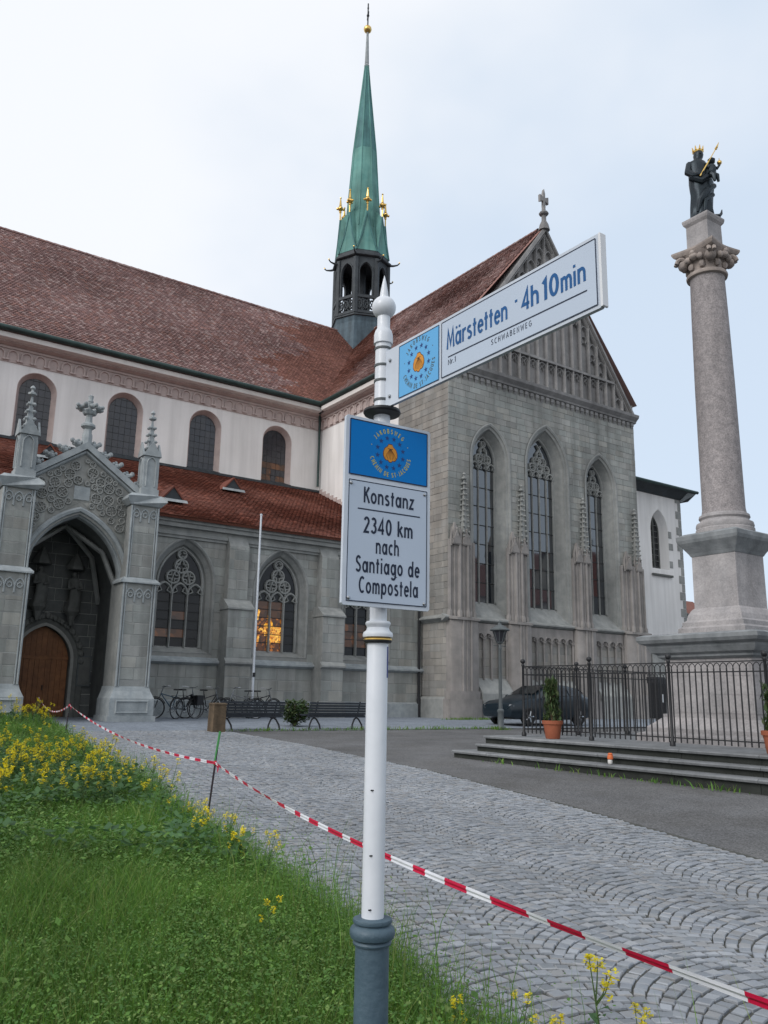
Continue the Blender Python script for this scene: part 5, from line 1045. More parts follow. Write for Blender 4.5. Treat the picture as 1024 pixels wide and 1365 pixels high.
for a, b in zip(rings, rings[1:]): mb.loft([a,b], False, False, 0, False)
cwin = P2(mb, 'window', M['plaster'])
w_, r_ = inset(co.w,co.rise,.30); m1 = MB(); m1.add([(x,34.55,z) for x,z in outl(co.cx,w_,co.z0,co.zs,r_)], [tuple(range(len(outl(co.cx,w_,co.z0,co.zs,r_))))]); P2(m1, 'pane', M['glass_dark'], cwin)
m1 = MB(); m1.bar([(co.cx,co.z0),(co.cx,co.zs+r_)], .06, 34.45, 34.56)
for k in range(8): z = co.z0+.4*k+.2; m1.box(co.cx-w_,co.cx+w_,34.50,34.56,z-.02,z+.02)
m1.bar([(x,z) for x,z in outl(co.cx,w_-.03,co.z0,co.zs,r_-.03)], .05, 34.47, 34.56); P2(m1, 'window_bars', M['stone_dark'], cwin)
m1 = MB(); m1.box(co.cx-1.0,co.cx+1.05,33.84,34.02,9.55,9.68); P2(m1, 'sill', M['stone_dark'], cwin)
for k in range(26):
    z = 1.0+.55*k; wq = .55 if k % 2 else .28; m1 = MB(); m1.box(48.35-wq,48.375,33.975,34.0,z,z+.52); m1.box(48.34,48.375,33.978,34.2+(.3 if k % 2 == 0 else 0),z,z+.52); P2(m1, 'quoin', M['stone'], cwall)
for k, z in enumerate((10.2,11.4,12.2)): m1 = MB(); m1.box(co.cx+.90,co.cx+1.25+.1*(k%2),33.975,34.0,z,z+.45); P2(m1, 'jamb_stone', M['stone'], cwall)
mb = MB(); mb.ext([(40,33.9,15.0),(40,33.2,15.45),(40,33.2,15.62),(40,38.5,16.4),(40,44,15.6),(40,44,15.2)], (9.15,0,0)); P2(mb, 'roof', M['lead_dark'])
mb = MB(); mb.tube([(39.9,33.15,15.5),(49.2,33.15,15.5)], .11, 8); P2(mb, 'gutter', M['gutter'])
mb = MB(); mb.ext([(48.3,33.9,14.9),(48.3,33.25,15.4),(49.1,33.25,15.4),(48.5,33.9,14.9)], (0,.5,0)); P2(mb, 'eave_bracket', M['stone_light'])
mb = MB(); mb.ext([(48.4,34.6,.3),(48.4,35.8,.3),(48.4,35.8,8.2),(48.4,34.6,7.4)], (1.1,0,0)); P2(mb, 'side_buttress', M['stone_dark'])
def house(name, label, x, y, w_, d_, h, rh, rm, wm):
    z0 = gz(x,y); t_ = thing(name, label, 'house', (x,y,z0)); mb = MB(); mb.box(-w_/2,w_/2,0,d_,-.5,h); mb.add([(-w_/2,0,h),(w_/2,0,h),(-w_/2,d_,h),(w_/2,d_,h),(-w_/2,d_/2,h+rh),(w_/2,d_/2,h+rh)], [(0,4,2),(1,3,5)]); wl = mb.build('wall', wm, t_)
    mb = MB(); o_ = .5; mb.ext([(-w_/2-o_,-o_,h-.15),(-w_/2-o_,d_/2,h+rh+.1),(-w_/2-o_,d_+o_,h-.15),(-w_/2-o_,d_/2,h+rh-.15)], (w_+2*o_,0,0)); rf = mb.build('roof', rm, t_); mb = MB(); mb.box(-1,-.4,d_/2-.3,d_/2+.3,h+rh-.6,h+rh+1.2); mb.build('chimney', M['stone_dark'], rf)
    for i in range(4):
        for j in range(2):
            xx = -w_/2+w_*(i+.5)/4; zz = 1.2+j*2.8; mb = MB(); mb.box(xx-.55,xx+.55,-.04,.02,zz,zz+1.4); wi = mb.build('window', M['paint_white'], t_); mb = MB(); mb.box(xx-.45,xx+.45,-.055,.01,zz+.1,zz+1.3); mb.build('pane', M['glass_dark'], wi)
house('town_house', 'distant house with red tiled roof glimpsed between chapel and column', 79, 55, 13, 9, 8.2, 4, M['tile_mid'], M['stone'])
house('town_house', 'low grey house far behind the column pedestal, right of the chapel', 92, 58, 12, 8, 6.0, 3, M['tile_old'], M['stone'])
house('town_house', 'tall plastered town house facing the minster, nearest the steps', 60, -16, 13, 9, 11, 5, M['tile_old'], M['plaster'])
house('town_house', 'tall stone town house facing the minster, in the middle of the row', 74.5, -15, 12, 9, 13, 5, M['tile_red'], M['stone'])
house('town_house', 'tall pink town house facing the minster, at the far end of the row', 88, -16, 12, 9, 11.5, 6, M['tile_old'], M['plaster_pink'])
# ---------------------------------------------------------------- column monument: steps, pedestal, fence
EC, TC = 15.1, 9.6
plat = []
stp = thing('monument_steps', 'three broad grey stone steps up to the railed column platform', 'steps', (EC, TC, .4)); SO = (EC,TC,.4)
for k, (e0, t1, zt) in enumerate(((11.30,13.62,.555),(11.60,13.25,.70),(11.90,12.98+.35,.85))):
    e1, t0 = 2*EC-e0, 2*TC-t1 - 1.6; y = t0; i = 0
    while y < t1-.01:                                        # front kerb stones with a rounded nosing, one by one
        L_ = min(random.uniform(1.2,1.7), t1-y); L_ = t1-y if t1-y-L_ < .5 else L_; jz = random.uniform(-.004,.004); mb = MB()
        mb.ext([(e0+.05,y+.004,zt-.058),(e0-.005,y+.004,zt-.05),(e0-.015,y+.004,zt-.02),(e0+.01,y+.004,zt+jz),(e0+.42,y+.004,zt+jz),(e0+.42,y+.004,zt-.058)], (0,L_-.008,0)); mb.box(e0+.055,e0+.42,y+.004,y+L_-.004,zt-.35,zt-.058,1); mb.build('step_stone', [M['step_stone'],M['riser_shade']], stp, SO); y += L_; i += 1
    x = e0+.42
    while x < e1-.01:
        L_ = min(random.uniform(1.2,1.7), e1-x); L_ = e1-x if e1-x-L_ < .5 else L_; mb = MB(); mb.box(x+.004,x+L_-.004,t1-.42,t1,zt-.3,zt+random.uniform(-.004,.004)); mb.build('step_stone', M['step_stone'], stp, SO); x += L_
    mb = MB(); mb.box(e0+.40,e1,t0,t1-.40,zt-.4,zt-.006); mb.build('step_fill', M['step_stone'], stp, SO)
mon = thing('column_monument', 'tall stone column on a stepped pedestal carrying a dark statue', 'column', (EC, TC, .85)); MO = (EC,TC,.85)
def sq(name, prof, mat, parent=mon, n=4):
    m1 = MB(); m1.loft([[(EC+a*s_,TC+b*s_,z) for a,b in ((-1,-1),(1,-1),(1,1),(-1,1))] for s_, z in prof]); return m1.build(name, mat, parent, MO)
sq('plinth', [(1.36,.84),(1.36,.98),(1.22,1.02),(1.22,1.10),(.98,1.30),(.98,1.36)], M['pedestal_stone'])
dado = sq('dado', [(.917,1.36),(.917,2.42)], M['pedestal_stone'])
for k in range(2):
    for j, z in enumerate((1.40,1.74,2.08)):
        for s_ in (0,1): m1 = MB(); m1.box(EC-.925,EC-.91,TC-.90+.9*s_+.01,TC-.90+.9*(s_+1)-.01,z,z+.325) if k == 0 else m1.box(EC-.90+.9*s_+.01,EC-.90+.9*(s_+1)-.01,TC-.925,TC-.91,z,z+.325); m1.build('stone_slab', M['pedestal_stone'], dado, MO)
sq('main_cornice', [(.95,2.40),(1.02,2.44),(1.02,2.48),(1.10,2.52),(1.16,2.62),(1.16,2.66),(1.26,2.70),(1.30,2.76),(1.30,2.83),(1.20,2.87)], M['cornice_stone'])
sq('pedestal_base', [(.72,2.86),(.72,3.00),(.66,3.04),(.66,3.12),(.60,3.16),(.58,3.26),(.53,3.36),(.49,3.40)], M['pedestal_stone'])
sq('pedestal_block', [(.482,3.39),(.478,4.46)], M['pedestal_stone'])
sq('pedestal_cornice', [(.49,4.44),(.52,4.50),(.56,4.56),(.60,4.62),(.66,4.70),(.68,4.76),(.68,4.84),(.56,4.90)], M['cornice_stone'])
m1 = MB(); m1.lathe([(.56,4.89),(.56,4.98),(.54,5.0),(.555,5.05),(.54,5.11),(.48,5.14),(.46,5.18),(.49,5.22),(.48,5.27),(.43,5.30)], EC, TC, 32); m1.build('column_base', M['pedestal_stone'], mon, MO)
m1 = MB(); m1.lathe([(.43,5.30),(.412,5.40),(.405,6.5),(.395,8.0),(.37,9.6),(.352,10.42),(.36,10.50)], EC, TC, 40); m1.build('shaft', M['column_stone'], mon, MO)
m1 = MB(); m1.lathe([(.36,10.48),(.415,10.50),(.425,10.54),(.41,10.58),(.37,10.60)], EC, TC, 32); m1.build('astragal', M['capital_stone'], mon, MO)
m1 = MB(); m1.lathe([(.345,10.58),(.335,10.70),(.36,10.85),(.44,10.98),(.46,11.02)], EC, TC, 24)
cap = m1.build('capital', M['capital_stone'], mon, MO)
for q in range(4):
    a = PI/4+q*PI/2; cx_, cy_ = math.cos(a), math.sin(a); px_, py_ = -cy_, cx_
    m1 = MB()
    for s_ in (-1,1):
        pts = []
        for k in range(14): th = k/13*PI*2.4; r = .135*(1-k/16); pts.append((EC+cx_*(.50+r*math.cos(th)*.9)+px_*s_*.05, TC+cy_*(.50+r*math.cos(th)*.9)+py_*s_*.05, 10.87+r*math.sin(th)))
        m1.tube(pts, [.045]*8+[.04,.035,.03,.03,.025,.02], 6)
    m1.ball((EC+cx_*.47,TC+cy_*.47,10.84),.12,8,6); m1.build('volute', M['capital_stone'], cap, MO)
    a = q*PI/2; m1 = MB(); c0 = (EC+.43*math.cos(a),TC+.43*math.sin(a)); m1.ball((c0[0],c0[1],10.90),.10,8,6,0,(1,1,.8)); m1.ball((c0[0]+.05*math.cos(a),c0[1]+.05*math.sin(a),10.97),.06,6,5)
    for s_ in (-1,1): m1.ball((c0[0]-s_*.15*math.sin(a),c0[1]+s_*.15*math.cos(a),10.86),.075,6,5); m1.ball((EC+.37*math.cos(a+s_*.35),TC+.37*math.sin(a+s_*.35),10.72),.07,6,5,0,(1,1,1.3))
    m1.build('carved_ornament', M['capital_stone'], cap, MO)
m1 = MB(); rings = []
for s_, z in ((.44,11.0),(.50,11.03),(.52,11.06),(.54,11.10),(.54,11.14),(.50,11.16)):
    ring = []
    for q in range(4):
        a = PI/4+q*PI/2
        for k in range(8): b_ = k/8; p1 = Vector((math.cos(a),math.sin(a)))*s_*1.32; p2 = Vector((math.cos(a+PI/2),math.sin(a+PI/2)))*s_*1.32; p = p1.lerp(p2,b_); p *= 1-.15*math.sin(PI*b_); ring.append((EC+p.x,TC+p.y,z))
    rings.append(ring)
m1.loft(rings); m1.build('abacus', M['capital_stone'], mon, MO)
sq('statue_block', [(.30,11.15),(.30,11.20),(.262,11.24),(.258,11.74),(.30,11.80),(.315,11.86),(.315,11.90),(.25,11.93)], M['pedestal_stone'])
# statue: crowned woman with child and sceptre
st = thing('madonna_statue', 'dark bronze statue of a crowned woman holding a child, on top of the column', 'statue', (EC,TC,11.93)); 
ra = AZ - PI/2 + PI/2   # local x to the viewer's right
rzv = math.atan2(Rt.y, Rt.x); TS = lambda X, Y, Z: (X*math.cos(rzv)-Y*math.sin(rzv), X*math.sin(rzv)+Y*math.cos(rzv), Z)
m1 = MB(TS); H = 1.72
prof = [(0,.27,.20,0),(.03,.265,.20,0),(.15,.235,.19,.0),(.30,.225,.19,.01),(.42,.245,.20,.02),(.52,.255,.20,.02),(.60,.235,.185,.0),(.68,.225,.17,-.02),(.76,.215,.16,-.035),(.81,.185,.14,-.04),(.84,.105,.10,-.035),(.86,.085,.095,-.02),(.885,.098,.11,-.005),(.92,.108,.122,.0),(.955,.095,.11,.0),(.985,.055,.07,-.005),(1.0,.01,.01,-.005)]
rings = []
for u, rx, ry, ox in prof:
    fd_ = .11*(1-u/.82) if u < .82 else 0
    rings.append([((rx*(1+fd_*(math.sin(6*a+u*7)+.6*math.sin(11*a-u*6))))*math.cos(a)+ox, ry*(1+fd_*math.sin(6*a+u*7))*math.sin(a), u*H) for a in [2*PI*k/28 for k in range(28)]])
m1.loft(rings, True, True)
m1.tube([(-.20,0,1.36),(-.27,-.05,1.12),(-.20,-.16,.98),(-.06,-.22,.98)], [.085,.085,.07,.045], 8)      # right arm
m1.tube([(.16,0,1.34),(.24,-.08,1.12),(.20,-.2,1.0),(.08,-.25,1.02)], [.085,.085,.075,.05], 8)          # left arm under the child
m1.tube([(-.25,-.1,.95),(-.05,-.2,.82),(.18,-.17,1.0),(.30,-.08,1.08)], [.07,.08,.08,.05], 8)            # mantle folds
m1.tube([(.28,-.05,.80),(.05,-.2,.60),(-.10,-.2,.35),(-.15,-.15,.1)], [.06,.07,.06,.03], 8); m1.tube([(.22,-.1,.55),(.0,-.2,.35),(-.02,-.2,.1)], [.05,.05,.03], 8)
for s_ in (-.08,.10): m1.ball((s_,-.21,.03),.07,6,5,0,(.8,1.5,.6))
for s_ in (-.1,-.035,.03): m1.tube([(-.06+s_*.2,-.24,.98+s_*.3),(-.03+s_*.2,-.27,1.0+s_*.3),(-.01+s_*.2,-.25,1.02+s_*.3)], .014, 5)
m1.ball((.0,-.122,1.575),.022,6,5); m1.tube([(.16,-.1,.02),(.32,-.1,.03),(.38,-.08,.10),(.40,-.08,.2)], [.05,.05,.03,.01], 6)   # crescent at the feet
body = m1.build('draped_figure', M['bronze'], st)
m1 = MB(TS); m1.tube([(.16,-.16,.98),(.20,-.16,1.10),(.21,-.15,1.22)], [.10,.11,.09], 8); m1.tube([(.21,-.15,1.22),(.215,-.15,1.27),(.22,-.15,1.31),(.22,-.15,1.38),(.22,-.15,1.44)], [.05,.04,.075,.085,.02], 8); m1.tube([(.25,-.15,1.20),(.33,-.17,1.16),(.38,-.17,1.24)], [.045,.035,.03], 6); m1.tube([(.14,-.2,1.19),(.08,-.24,1.12)], [.04,.03], 6); m1.tube([(.2,-.2,1.0),(.28,-.26,.92),(.30,-.25,.78)], [.055,.05,.03], 6); m1.tube([(.14,-.22,1.0),(.18,-.3,.9),(.2,-.3,.76)], [.055,.05,.03], 6); m1.build('child_figure', M['bronze'], st)
m1 = MB(TS); m1.lathe([(.095,H*.955),(.105,H*.965),(.11,H*.985),(.105,H*.985),(.09,H*.965)], 0, 0, 16)
for k in range(8): a = 2*PI*k/8; m1.tube([(.105*math.cos(a),.105*math.sin(a),H*.98),(.125*math.cos(a),.125*math.sin(a),H*1.035)], [.025,.008], 5)
m1.build('crown', M['gold'], st)
m1 = MB(TS); m1.tube([(-.10,-.26,.90),(.12,-.24,1.28)], .016, 6); m1.tube([(.12,-.24,1.28),(.36,-.20,1.70)], .011, 6); m1.ball((.315,-.208,1.62),.03,6,5); m1.tube([(.33,-.206,1.645),(.40,-.19,1.80)], [.028,.003], 6); m1.build('sceptre', M['gold'], st)
m1 = MB(TS); m1.ball((.385,-.17,1.30),.055,8,6); m1.tube([(.385,-.17,1.35),(.385,-.17,1.41)], .008, 5); m1.build('orb', M['gold'], st)
# railing
FE, FT1, FH = 12.65, 12.92, 2.27
rl = thing('iron_railing', 'black wrought iron railing with looped tops around the column', 'railing', (EC,TC,.85)); RO = (EC,TC,.85)
picket = MB(); picket.tube([(0,0,.06),(0,0,1.30)], .0125, 6); pkm = picket.mesh('picket', M['iron'])
loop = MB(); loop.tube([(0,0,1.29)] + [(.075-.075*math.cos(PI*k/6), 0, 1.30+.085*math.sin(PI*k/6)) for k in range(7)] + [(.15,0,1.29)], .008, 5); lpm = loop.mesh('arch_loop', M['iron'])
def rail_side(p, q, nb, posts, ends=True):
    d = Vector((q[0]-p[0],q[1]-p[1])); L_ = d.length; d /= L_; rz = math.atan2(d.y,d.x); n = int(round(L_/.118)); st_ = L_/n
    for z in (1.405,1.24,.14):
        m1 = MB(); m1.box(0,L_,-.011,.011,z-.010,z+.010); o = m1.build('rail', M['iron'], rl, loc=(p[0]-EC,p[1]-TC,0)); o.rotation_euler.z = rz
    for i in range(1,n): link('picket', pkm, rl, (p[0]+d.x*st_*i-EC, p[1]+d.y*st_*i-TC, 0), (0,0,rz))
    for i in range(n): link('arch_loop', lpm, rl, (p[0]+d.x*st_*i-EC, p[1]+d.y*st_*i-TC, 0), (0,0,rz), (st_/.15,1,1))
    for i in range(nb+1):
        if i == 0 and not ends: continue
        x, y = p[0]+d.x*L_*i/nb-EC, p[1]+d.y*L_*i/nb-TC; m1 = MB(); m1.lathe([(.05,0),(.05,.06),(.028,.09),(.024,1.40),(.034,1.42),(.034,1.45),(.02,1.47)], x, y, 10); m1.ball((x,y,1.515),.052,10,8); m1.build('post', M['iron'], rl)
rail_side((FE,FT1),(FE,FT1-7.2),4,True); rail_side((FE,FT1),(FE+4.9,FT1),3,True,False); rail_side((FE+4.9,FT1),(FE+4.9,FT1-7.2),4,True,False)
# waste bin behind the railing, plant pots, crumpled cup
bn = thing('waste_bin', 'black metal waste bin on a post behind the railing', 'bin', (18.35,13.9,gz(18,13.9))); bn.scale = (.62,.7,1); m1 = MB(); m1.ext([(-.25,-.2,.75),(.25,-.2,.75),(.28,-.22,1.62),(-.28,-.22,1.62)], (0,.42,0)); m1.build('body', M['black_plastic'], bn); m1 = MB(); m1.ext([(-.3,-.25,1.62),(.3,-.25,1.62),(.25,-.2,1.78),(-.25,-.2,1.78)], (0,.48,0)); m1.build('lid', M['black_plastic'], bn); m1 = MB(); m1.tube([(0,.05,0),(0,.05,.8)], .05, 8); m1.build('post', M['iron'], bn); m1 = MB(); m1.box(-.05,.05,-.225,-.21,1.15,1.35); m1.build('label_plate', M['paint_white'], bn)
def leafy(name, n, fn, sz, mat, parent, jit=.5):
    P0 = np.array([fn() for _ in range(n)]); a = rng.uniform(0,2*PI,n); s = rng.uniform(.6,1.3,n)*sz; d = np.stack([np.cos(a),np.sin(a),rng.uniform(-jit,jit+.4,n)],1)*s[:,None]; q = np.stack([-np.sin(a),np.cos(a),rng.uniform(-.5,.5,n)],1)*s[:,None]*.32
    V = np.stack([P0,P0+d*.5+q,P0+d,P0+d*.5-q],1).reshape(-1,3); F = np.arange(n)[:,None]*4+np.array([[0,1,2,3]]); return np_mesh(name, V, F, mat, parent)
def pot(e, t, label, hh, spiky):
    p = thing('potted_shrub', label, 'potted plant', (e,t,.85), 0, 'terracotta pots by the railing'); p.scale = (.85,.85,.92); m1 = MB(); m1.lathe([(.15,0),(.165,.02),(.195,.22),(.215,.30),(.235,.30),(.24,.37),(.215,.375),(.20,.33)], 0, 0, 20, cap=False); m1.lathe([(.2,.33),(.001,.34)],0,0,12); m1.build('pot', M['terracotta'], p)
    m1 = MB()
    for k in range(7): a = k*.9; m1.tube([(0,0,.3),(.06*math.cos(a),.06*math.sin(a),.6),(.13*math.cos(a),.13*math.sin(a),.45+hh*random.uniform(.6,.95))], [.012,.009,.004], 5)
    m1.build('stems', M['wood_grey'], p)
    def fn():
        u = random.random()**.8; r = (.19+.03*math.sin(u*9))*(1-u*.35)*math.sqrt(random.random()); a = random.uniform(0,2*PI); return (r*math.cos(a)+.03*math.sin(u*5), r*math.sin(a), .36+u*hh)
    leafy('foliage', 900 if e > 12.33 else 420, fn, .075, M['shrub'], p, 2.2)
pot(12.34, 11.82, 'terracotta pot with upright green shrub in front of the railing corner', .78, True)
pot(12.28, 7.22, 'terracotta pot with wispy plant at the right edge of the steps', .70, True)
cp = thing('paper_cup', 'crumpled orange and white paper cup lying on the lowest step', 'cup', (11.42,9.66,.558)); cp.scale = (.8,.8,.85); m1 = MB(); m1.lathe([(.03,0),(.045,.02),(.05,.06),(.042,.09)], 0, 0, 9, False); m1.build('cup_base', M['cup_white'], cp); m1 = MB(); m1.lathe([(.042,.088),(.06,.10),(.062,.15),(.045,.18),(.05,.20),(.03,.215)], .01, 0, 9, False); m1.ball((.05,.02,.17),.045,7,5); m1.build('cup_sleeve', M['cup_orange'], cp)
# ---------------------------------------------------------------- street lamp
lz = gz(19.6,21.1); lp = thing('street_lamp', 'grey cast iron street lamp with lantern head beside the parked car', 'street lamp', (19.6,21.1,lz))
m1 = MB(); m1.lathe([(.13,0),(.13,.10),(.105,.14),(.10,.55),(.115,.58),(.115,.63),(.07,.68),(.06,1.0),(.05,2.6),(.06,2.64),(.06,2.70),(.04,2.74),(.045,2.80)], 0, 0, 12); m1.build('post', M['iron_grey'], lp)
m1 = MB(); m1.lathe([(.04,2.80),(.10,2.84),(.12,2.88)], 0, 0, 8, False); m1.lathe([(.30,3.24),(.34,3.26),(.34,3.29),(.14,3.42),(.06,3.46),(.05,3.52),(.06,3.55),(.01,3.60)], 0, 0, 8, False); m1.build('lantern_cap', M['iron_grey'], lp)
m1 = MB(); m1.lathe([(.12,2.88),(.235,3.24)], 0, 0, 8, False); lg = m1.build('lantern_glass', M['glass_old'], lp); m1 = MB()
for k in range(8): a = 2*PI*k/8; m1.tube([(.125*math.cos(a),.125*math.sin(a),2.88),(.242*math.cos(a),.242*math.sin(a),3.25)], .012, 5)
m1.tube([(-.28,0,2.74),(.28,0,2.74)], .012, 5); m1.build('lantern_frame', M['iron_grey'], lp)
# ---------------------------------------------------------------- parked car
def car(e, t, rz):
    c = thing('parked_car', 'dark blue hatchback parked in front of the transept behind the railing', 'car', (e,t,gz(e,t)+.02), rz); L = 4.35
    # stations: x, sill z, belt z, roof z, half width, roof half width
    stt = [(-2.15,.42,.60,.62,.62,.5),(-2.08,.30,.72,.74,.78,.66),(-1.75,.22,.84,.86,.86,.74),(-1.15,.20,.94,.97,.88,.74),(-.75,.20,.98,1.10,.885,.70),(-.15,.20,1.0,1.40,.89,.62),(.45,.20,1.01,1.47,.89,.62),(1.05,.20,1.02,1.44,.885,.60),(1.55,.22,1.02,1.34,.87,.58),(1.90,.26,1.0,1.16,.84,.60),(2.10,.32,.95,.99,.78,.62),(2.18,.42,.80,.82,.66,.5)]
    rings = []
    for x, zs_, zb, zr, hw_, rw in stt: 
        half = [(0,zs_),(hw_*.86,zs_),(hw_*.97,zs_+.10),(hw_,(zs_+zb)/2),(hw_*.985,zb-.06),(hw_*.95,zb),(rw*1.02,zr-.05),(rw*.88,zr),(0,zr+.025)]
        rings.append([(x,-y,z) for y,z in half] + [(x,y,z) for y,z in half[-2:0:-1]])
    n = len(rings[0]); m1 = MB(); m1.loft(rings, True, True); b = m1.build('body', M['car_paint'], c)
    for s_ in (-1,1):
        for xa, xb in ((-.62,-.02),(.04,.78),(.86,1.45)):
            m1 = MB(); q = []
            for x, up in ((xa,0),(xb,0),(xb,1),(xa,1)):
                zb = np.interp(x,[r[0] for r in stt],[r[2] for r in stt]); zr = np.interp(x,[r[0] for r in stt],[r[3] for r in stt]); hw_ = np.interp(x,[r[0] for r in stt],[r[4] for r in stt]); rw = np.interp(x,[r[0] for r in stt],[r[5] for r in stt]); u = .10 if up == 0 else .90
                y0_, z0_ = hw_*.95, zb; y1_, z1_ = rw*1.02, zr-.05; q.append((x, s_*(lerp(y0_,y1_,u)+.012), lerp(z0_,z1_,u)+.006))
            m1.add(q, [(0,1,2,3)]); m1.build('side_window', M['car_glass'], c)
        m1 = MB(); m1.ball((-.62,s_*.98,1.02),.10,8,6,0,(.8,1,.7)); m1.build('wing_mirror', M['car_paint'], c)
        m1 = MB(); m1.ball((-1.98,s_*.66,.68),.14,8,6,0,(.9,1,.55)); m1.build('headlight', M['steel'], c)
        m1 = MB(); m1.ball((2.02,s_*.68,.86),.15,8,6,0,(.7,.9,.9)); m1.build('tail_light', M['tail_red'], c)
        for xw in (-1.32,1.30):
            wz = .315; wh = thing('wheel', None, None); wh.parent = c; wh.location = (xw, s_*.80, wz); 
            TW = lambda X, Y, Z: (X, Z, Y); m1 = MB(TW); m1.lathe([(.20,-.10),(.29,-.10),(.315,-.07),(.315,.07),(.29,.10),(.20,.10)], 0, 0, 24); m1.build('tyre', M['rubber'], wh)
            m1 = MB(TW); m1.lathe([(.20,-.085),(.20,.085)], 0, 0, 20); m1.lathe([(.03,s_*.10),(.07,s_*.095)], 0, 0, 10)
            for k in range(5): a = 2*PI*k/5; m1.tube([(.03*math.cos(a),.03*math.sin(a),s_*.095),(.20*math.cos(a),.20*math.sin(a),s_*.09)], .03, 5)
            m1.build('rim', M['steel'], wh)
            m1 = MB(TW); m1.lathe([(.0,s_*.088),(.19,s_*.088)], 0, 0, 16, cap=False); m1.build('hub_shadow', M['rubber'], wh)
    m1 = MB(); m1.add([(-.80,-.60,1.09),(-.80,.60,1.09),(-.20,.54,1.39),(-.20,-.54,1.39)], [(0,1,2,3)]); m1.v = [(x-.03,y,z+.035) for x,y,z in m1.v]; m1.build('windscreen', M['car_glass'], c)
    m1 = MB(); m1.add([(1.62,-.5,1.33),(1.62,.5,1.33),(1.94,.52,1.15),(1.94,-.52,1.15)], [(0,1,2,3)]); m1.v = [(x+.02,y,z+.03) for x,y,z in m1.v]; m1.build('rear_window', M['car_glass'], c)
    m1 = MB(); m1.box(2.05,2.20,-.70,.70,.36,.52); m1.build('bumper', M['black_plastic'], c); m1 = MB(); m1.box(2.165,2.185,-.26,.26,.62,.73); m1.build('number_plate', M['paint_white'], c)
    return c
car(23.35, 23.1, 0)
# ---------------------------------------------------------------- benches
def bench(e, t, label):
    b = thing('park_bench', label, 'bench', (e,t,gz(e,t)), 0, 'slatted benches by the church wall'); Lb = 2.0
    for k in range(6): m1 = MB(); z = .36+.075*k; y = -.02-.024*k; m1.box(-Lb/2,Lb/2,y-.016,y+.016,z,z+.062); m1.build('back_slat', M['bench_slat'], b)
    for k in range(5): m1 = MB(); m1.box(-Lb/2,Lb/2,.04+.085*k,.04+.085*k+.07,.40+.006*abs(k-2),.435+.006*abs(k-2)); m1.build('seat_slat', M['bench_slat'], b)
    for x in (-.74,.74):
        m1 = MB(); m1.tube([(x-.19,.0,0),(x-.165,.02,.15),(x-.08,.05,.30),(x,.06,.35),(x+.08,.05,.30),(x+.165,.02,.15),(x+.19,0,0)], .026, 8); m1.tube([(x,.1,.37),(x,.42,.38)], .022, 6); m1.tube([(x,.0,.40),(x,-.02,.5),(x,-.14,.82)], .02, 6); m1.build('leg', M['iron'], b)
    return b
bench(10.78, 21.75, 'dark slatted park bench left of the bush, next to the wooden post'); bench(13.60, 21.75, 'dark slatted park bench right of the bush, behind the signpost')
wz_ = gz(9.5,21.15); wp = thing('wooden_post', 'squat weathered wooden post at the end of the left bench', 'post', (9.5,21.15,wz_)); m1 = MB(); m1.loft([[(a*s_+j,b*s_,z) for a,b in ((-1,-1),(1,-1),(1,1),(-1,1))] for s_, j, z in ((.18,0,-.1),(.175,0,.3),(.17,.01,.72))]); m1.build('timber', M['wood_grey'], wp); m1 = MB(); m1.loft([[(a*s_+.012,b*s_,z) for a,b in ((-1,-1),(1,-1),(1,1),(-1,1))] for s_, z in ((.185,.72),(.185,.75),(.15,.77))]); m1.build('top_board', M['wood_grey'], wp)
bz = gz(13.0,23.2); bs = thing('bush', 'small green bush growing between the two benches', 'bush', (13.0,23.2,bz)); m1 = MB()
for k in range(9): a = k*.7; m1.tube([(0,0,0),(.2*math.cos(a),.2*math.sin(a),.35),(.42*math.cos(a),.36*math.sin(a),.55+.2*random.random())], [.02,.014,.005], 5)
m1.build('stems', M['wood_grey'], bs)
def bfn():
    while True:
        x, y, z = random.uniform(-1,1), random.uniform(-1,1), random.uniform(-1,1)
        if x*x+y*y+z*z < 1*(.8+.3*math.sin(x*7+z*5)): return (x*.50, y*.45, .42+z*.40)
leafy('foliage', 1600, bfn, .10, M['shrub'], bs)
# ---------------------------------------------------------------- flagpole
fz = gz(13.7,27.6); fl = thing('flagpole', 'thin white flagpole standing in front of the lit window', 'flagpole', (13.7,27.6,fz)); m1 = MB(); m1.lathe([(.055,0),(.055,.4),(.045,2.0),(.036,7.34)], 0, 0, 12); m1.build('pole', M['pole_white'], fl); m1 = MB(); m1.lathe([(.037,7.33),(.05,7.36),(.045,7.40),(.01,7.42)], 0, 0, 10); m1.build('pole_cap', M['pole_white'], fl); m1 = MB(); m1.lathe([(.12,-.05),(.12,.05),(.07,.09),(.06,.3)], 0, 0, 10); m1.build('foot', M['iron_grey'], fl); m1 = MB(); m1.box(-.05,.05,-.065,-.04,1.45,1.6); m1.build('cleat', M['iron'], fl)
